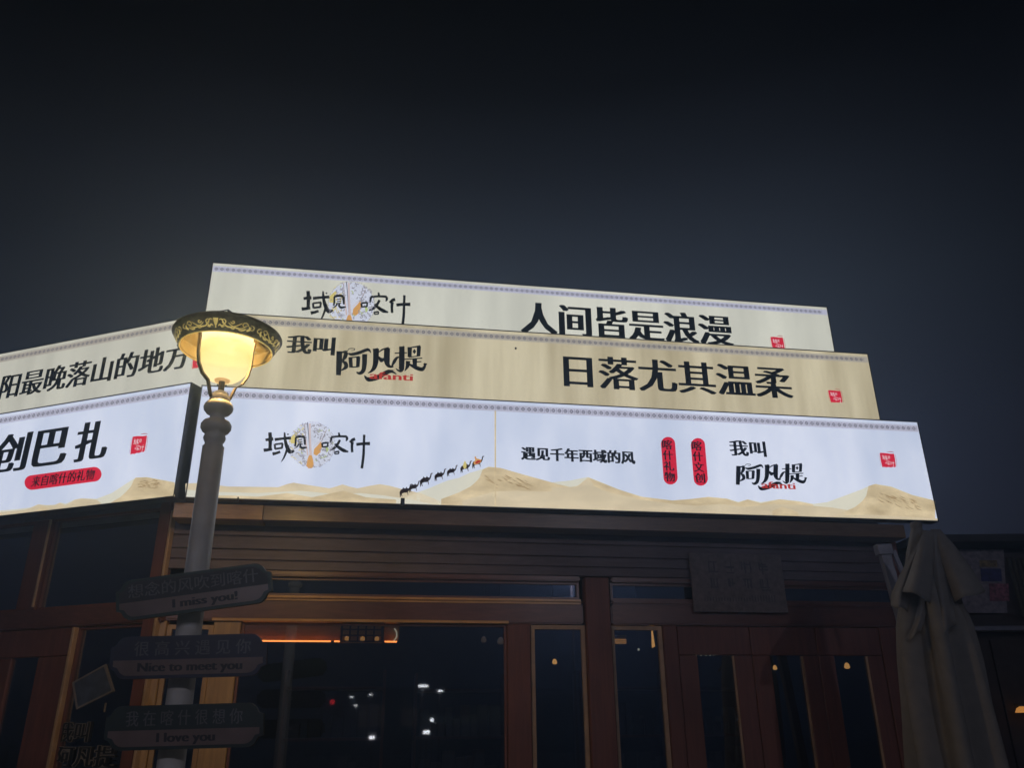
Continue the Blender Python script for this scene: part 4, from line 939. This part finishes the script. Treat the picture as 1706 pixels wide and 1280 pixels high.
pendant(1064, 1083, .010, 'pale', 'pinprick pendant lamp behind the second narrow window')
pendant(806, 1066, .030, 'far_warm', 'left of two faint warm pendant lamps high in the big window', 2.2)
pendant(834, 1068, .036, 'far_warm', 'right of two faint warm pendant lamps high in the big window', 2.2)
bl = thing('lit_blind', 'short slatted blind lit orange at the top of the second narrow window', 'blind', R.P(*R.uz(1038, 1066, 1.2), 1.2))
for i in range(5):
    (u0_, z0_), (u1_, _) = R.uz(1022, 1059 + i * 3, 1.2), R.uz(1040, 1059 + i * 3, 1.2)
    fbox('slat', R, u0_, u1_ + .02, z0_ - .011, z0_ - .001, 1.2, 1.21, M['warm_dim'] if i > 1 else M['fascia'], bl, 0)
bn = thing('lit_banner', 'narrow hanging banner lit orange beside the right post of the second narrow window', 'banner', R.P(*R.uz(1087, 1050, 1.0), 1.0))
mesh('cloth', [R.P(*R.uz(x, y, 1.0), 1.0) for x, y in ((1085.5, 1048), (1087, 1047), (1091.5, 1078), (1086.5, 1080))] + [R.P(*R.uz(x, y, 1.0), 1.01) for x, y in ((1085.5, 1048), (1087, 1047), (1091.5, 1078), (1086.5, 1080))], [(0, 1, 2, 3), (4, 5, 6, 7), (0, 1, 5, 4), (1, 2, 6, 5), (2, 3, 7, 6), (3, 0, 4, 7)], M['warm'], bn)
ss = thing('string_lights', 'row of tiny pale bulbs strung behind the first folding door', 'string lights', R.P(*R.uz(1175, 1092, 1.2), 1.2))
for x in (1160, 1168, 1176, 1183, 1189):
    u, z = R.uz(x, 1092, 1.2); q = R.P(u, z, 1.2); MB().lathe([(.001, q.z + .010), (.009, q.z), (.001, q.z - .010)], q.x, q.y, 8).build('small_bulb', M['pale'], ss)
MB().tube([R.P(*R.uz(x, 1088, 1.2), 1.2) for x in (1150, 1176, 1200)], .003, 5).build('wire', M['inner'], ss)
# shelves of goods, dim behind the glass
M['goods_a'] = simple('carton_paper', (.16, .13, .10)); M['goods_b'] = simple('dark_tins', (.07, .08, .10))
for k, (u, w_) in enumerate(((1.2, 2.6), (2.6, 3.2), (4.4, 2.7), (5.6, 3.0))):
    sh = thing('display_shelf', ['wooden display shelf of boxes behind the big window', 'taller display shelf of boxes behind the narrow windows', 'display shelf of boxes behind the first folding door', 'display shelf of boxes behind the last folding door'][k], 'shelf', R.P(u, .12, w_), 'display shelves inside the shop')
    for z in (.5, 1.0, 1.5, 2.0):
        fbox('shelf_board', R, u - .5, u + .5, z, z + .03, w_, w_ + .35, M['wood_h'], sh, 0)
    for x in (u - .53, u + .5): fbox('upright', R, x, x + .028, .12, 2.2, w_, w_ + .35, M['wood_v'], sh, 0)
    mb = MB(); 
    for z in (.53, 1.03, 1.53):
        x = u - .45
        while x < u + .38: 
            ww_ = random.uniform(.06, .14); mb.box(R, x, x + ww_, z + .001, z + random.uniform(.12, .36), w_ + .05, w_ + .25); x += ww_ + .02
    mb.build('goods', M['goods_a' if k % 2 else 'goods_b'], sh)

# ================================================================ the street behind the camera, seen as reflections, and two unseen fill lamps added
M['street_white'] = glow('street_lamp_white', (1, .97, .9), 9); M['dist_white'] = glow('distant_lamp_white', (1, .97, .92), 9)
M['sign_red'] = glow('distant_red_light', (1, .04, .05), 2.5); M['green_glow'] = glow('distant_green_facade', (.25, .32, .18), .05); M['shop_warm'] = glow('distant_shop_window', (.8, .6, .4), .04)
def far_lamp(x, y, z, wd, label, power=0):
    t = thing('street_light', label, 'street light', (x, y, 0), 'street lights across the road')
    MB().tube([(x, y, 0), (x, y, z + .1)], [.05, .03], 8).build('post', M['inner'], t, smooth=True)
    MB().xbox(x - wd, x + wd, y + .02, y + .3, z - .03, z + .03).build('lamp_head', M['street_white'], t)
    MB().xbox(x - wd - .03, x + wd + .03, y, y + .33, z + .032, z + .09).build('lamp_housing', M['steel'], t)
    if power:
        d = bpy.data.lights.new('street_glow', 'POINT'); d.energy = power; d.color = (.92, .86, 1); d.shadow_soft_size = .12  # fill light added to brighten the shop front, only on the two unseen lamps
        o = bpy.data.objects.new('street_glow', d); COL.objects.link(o); o.parent = t; o.location = (0, .3, z - .35)
far_lamp(5.41, -20.1, 3.2, .16, 'nearer street light across the road, two bright heads reflected in the big window')
far_lamp(6.6, -22.0, 3.1, .07, 'small street light just right of the nearer one in the reflection')
far_lamp(5.81, -42.4, 3.54, .09, 'farthest street light, a pinprick in the reflection')
far_lamp(6.67, -40.2, 3.61, .07, 'second farthest street light, right of the farthest pinprick')
far_lamp(5.37, -37.4, 2.9, .07, 'low faint street light beneath the farthest pinprick')
far_lamp(-5.0, -11.0, 6.8, .2, 'tall square light behind the viewer to the left, above the reflections', 420)
far_lamp(8.0, -10.5, 6.8, .2, 'tall square light behind the viewer to the right, above the reflections', 420)
bb = thing('building_across', 'low dark building across the square with small lit windows, seen in the glass', 'building', (6, -47, 0))
MB().xbox(-25, 30, -55, -47, 0, 4.0).build('wall', M['inner'], bb); MB().xbox(-26, 31, -56, -46, 4.02, 4.3).build('roof', M['roof'], bb)
for x, y, z, sx_, sz_, mt, nm in ((3.9, -22.46, 1.34, .10, .06, 'dist_white', 'lantern'), (6.08, -22.03, 1.50, .12, .06, 'dist_white', 'lantern'), (6.75, -23.93, 1.98, .06, .06, 'dist_white', 'lantern'), (4.03, -37.58, 3.12, .11, .11, 'sign_red', 'lantern')):
    t = thing('lantern_bollard', {(3.9): 'bright bollard light lowest left in the window reflection', 6.08: 'bright bollard light lowest right in the window reflection', 6.75: 'bright bollard light above the lowest right one in the reflection', 4.03: 'small red light at the left of the window reflection'}[x], 'light', (x, y, 0), 'lights across the square')
    MB().xbox(x - .04, x + .04, y - .04, y + .04, 0, z - sz_ - .002).build('post', M['inner'], t)
    MB().xbox(x - sx_, x + sx_, y - .06, y + .06, z - sz_, z + sz_).build('lamp_head', M[mt], t)
for x, z, sx_, sz_, mt in ((8.0, 2.5, .9, .7, 'shop_warm'), (10.6, 2.4, .6, .6, 'shop_warm'), (13.5, 2.2, 2.0, .25, 'green_glow'), (16.5, 2.6, 1.6, .5, 'green_glow')):
    MB().xbox(x - sx_, x + sx_, -46.99, -46.9, z - sz_, z + sz_).build('window', M[mt], bb)

# ================================================================ mist volume added to imitate lens glare round the signs and lamps
hm = bpy.data.materials.new('night_haze'); hm.use_nodes = True; t = hm.node_tree
for n in list(t.nodes): t.nodes.remove(n)
ho = t.nodes.new('ShaderNodeOutputMaterial'); pv = t.nodes.new('ShaderNodeVolumePrincipled')
pv.inputs['Color'].default_value = (.42, .64, 1.0, 1); pv.inputs['Density'].default_value = .0148; pv.inputs['Anisotropy'].default_value = .70
t.links.new(pv.outputs[0], ho.inputs['Volume'])
hz = mesh('haze', [(x, y, z) for x in (-151, 151) for y in (-151, 151) for z in (-1.2, 7.4)], BF, hm); tag(hz, kind='stuff')
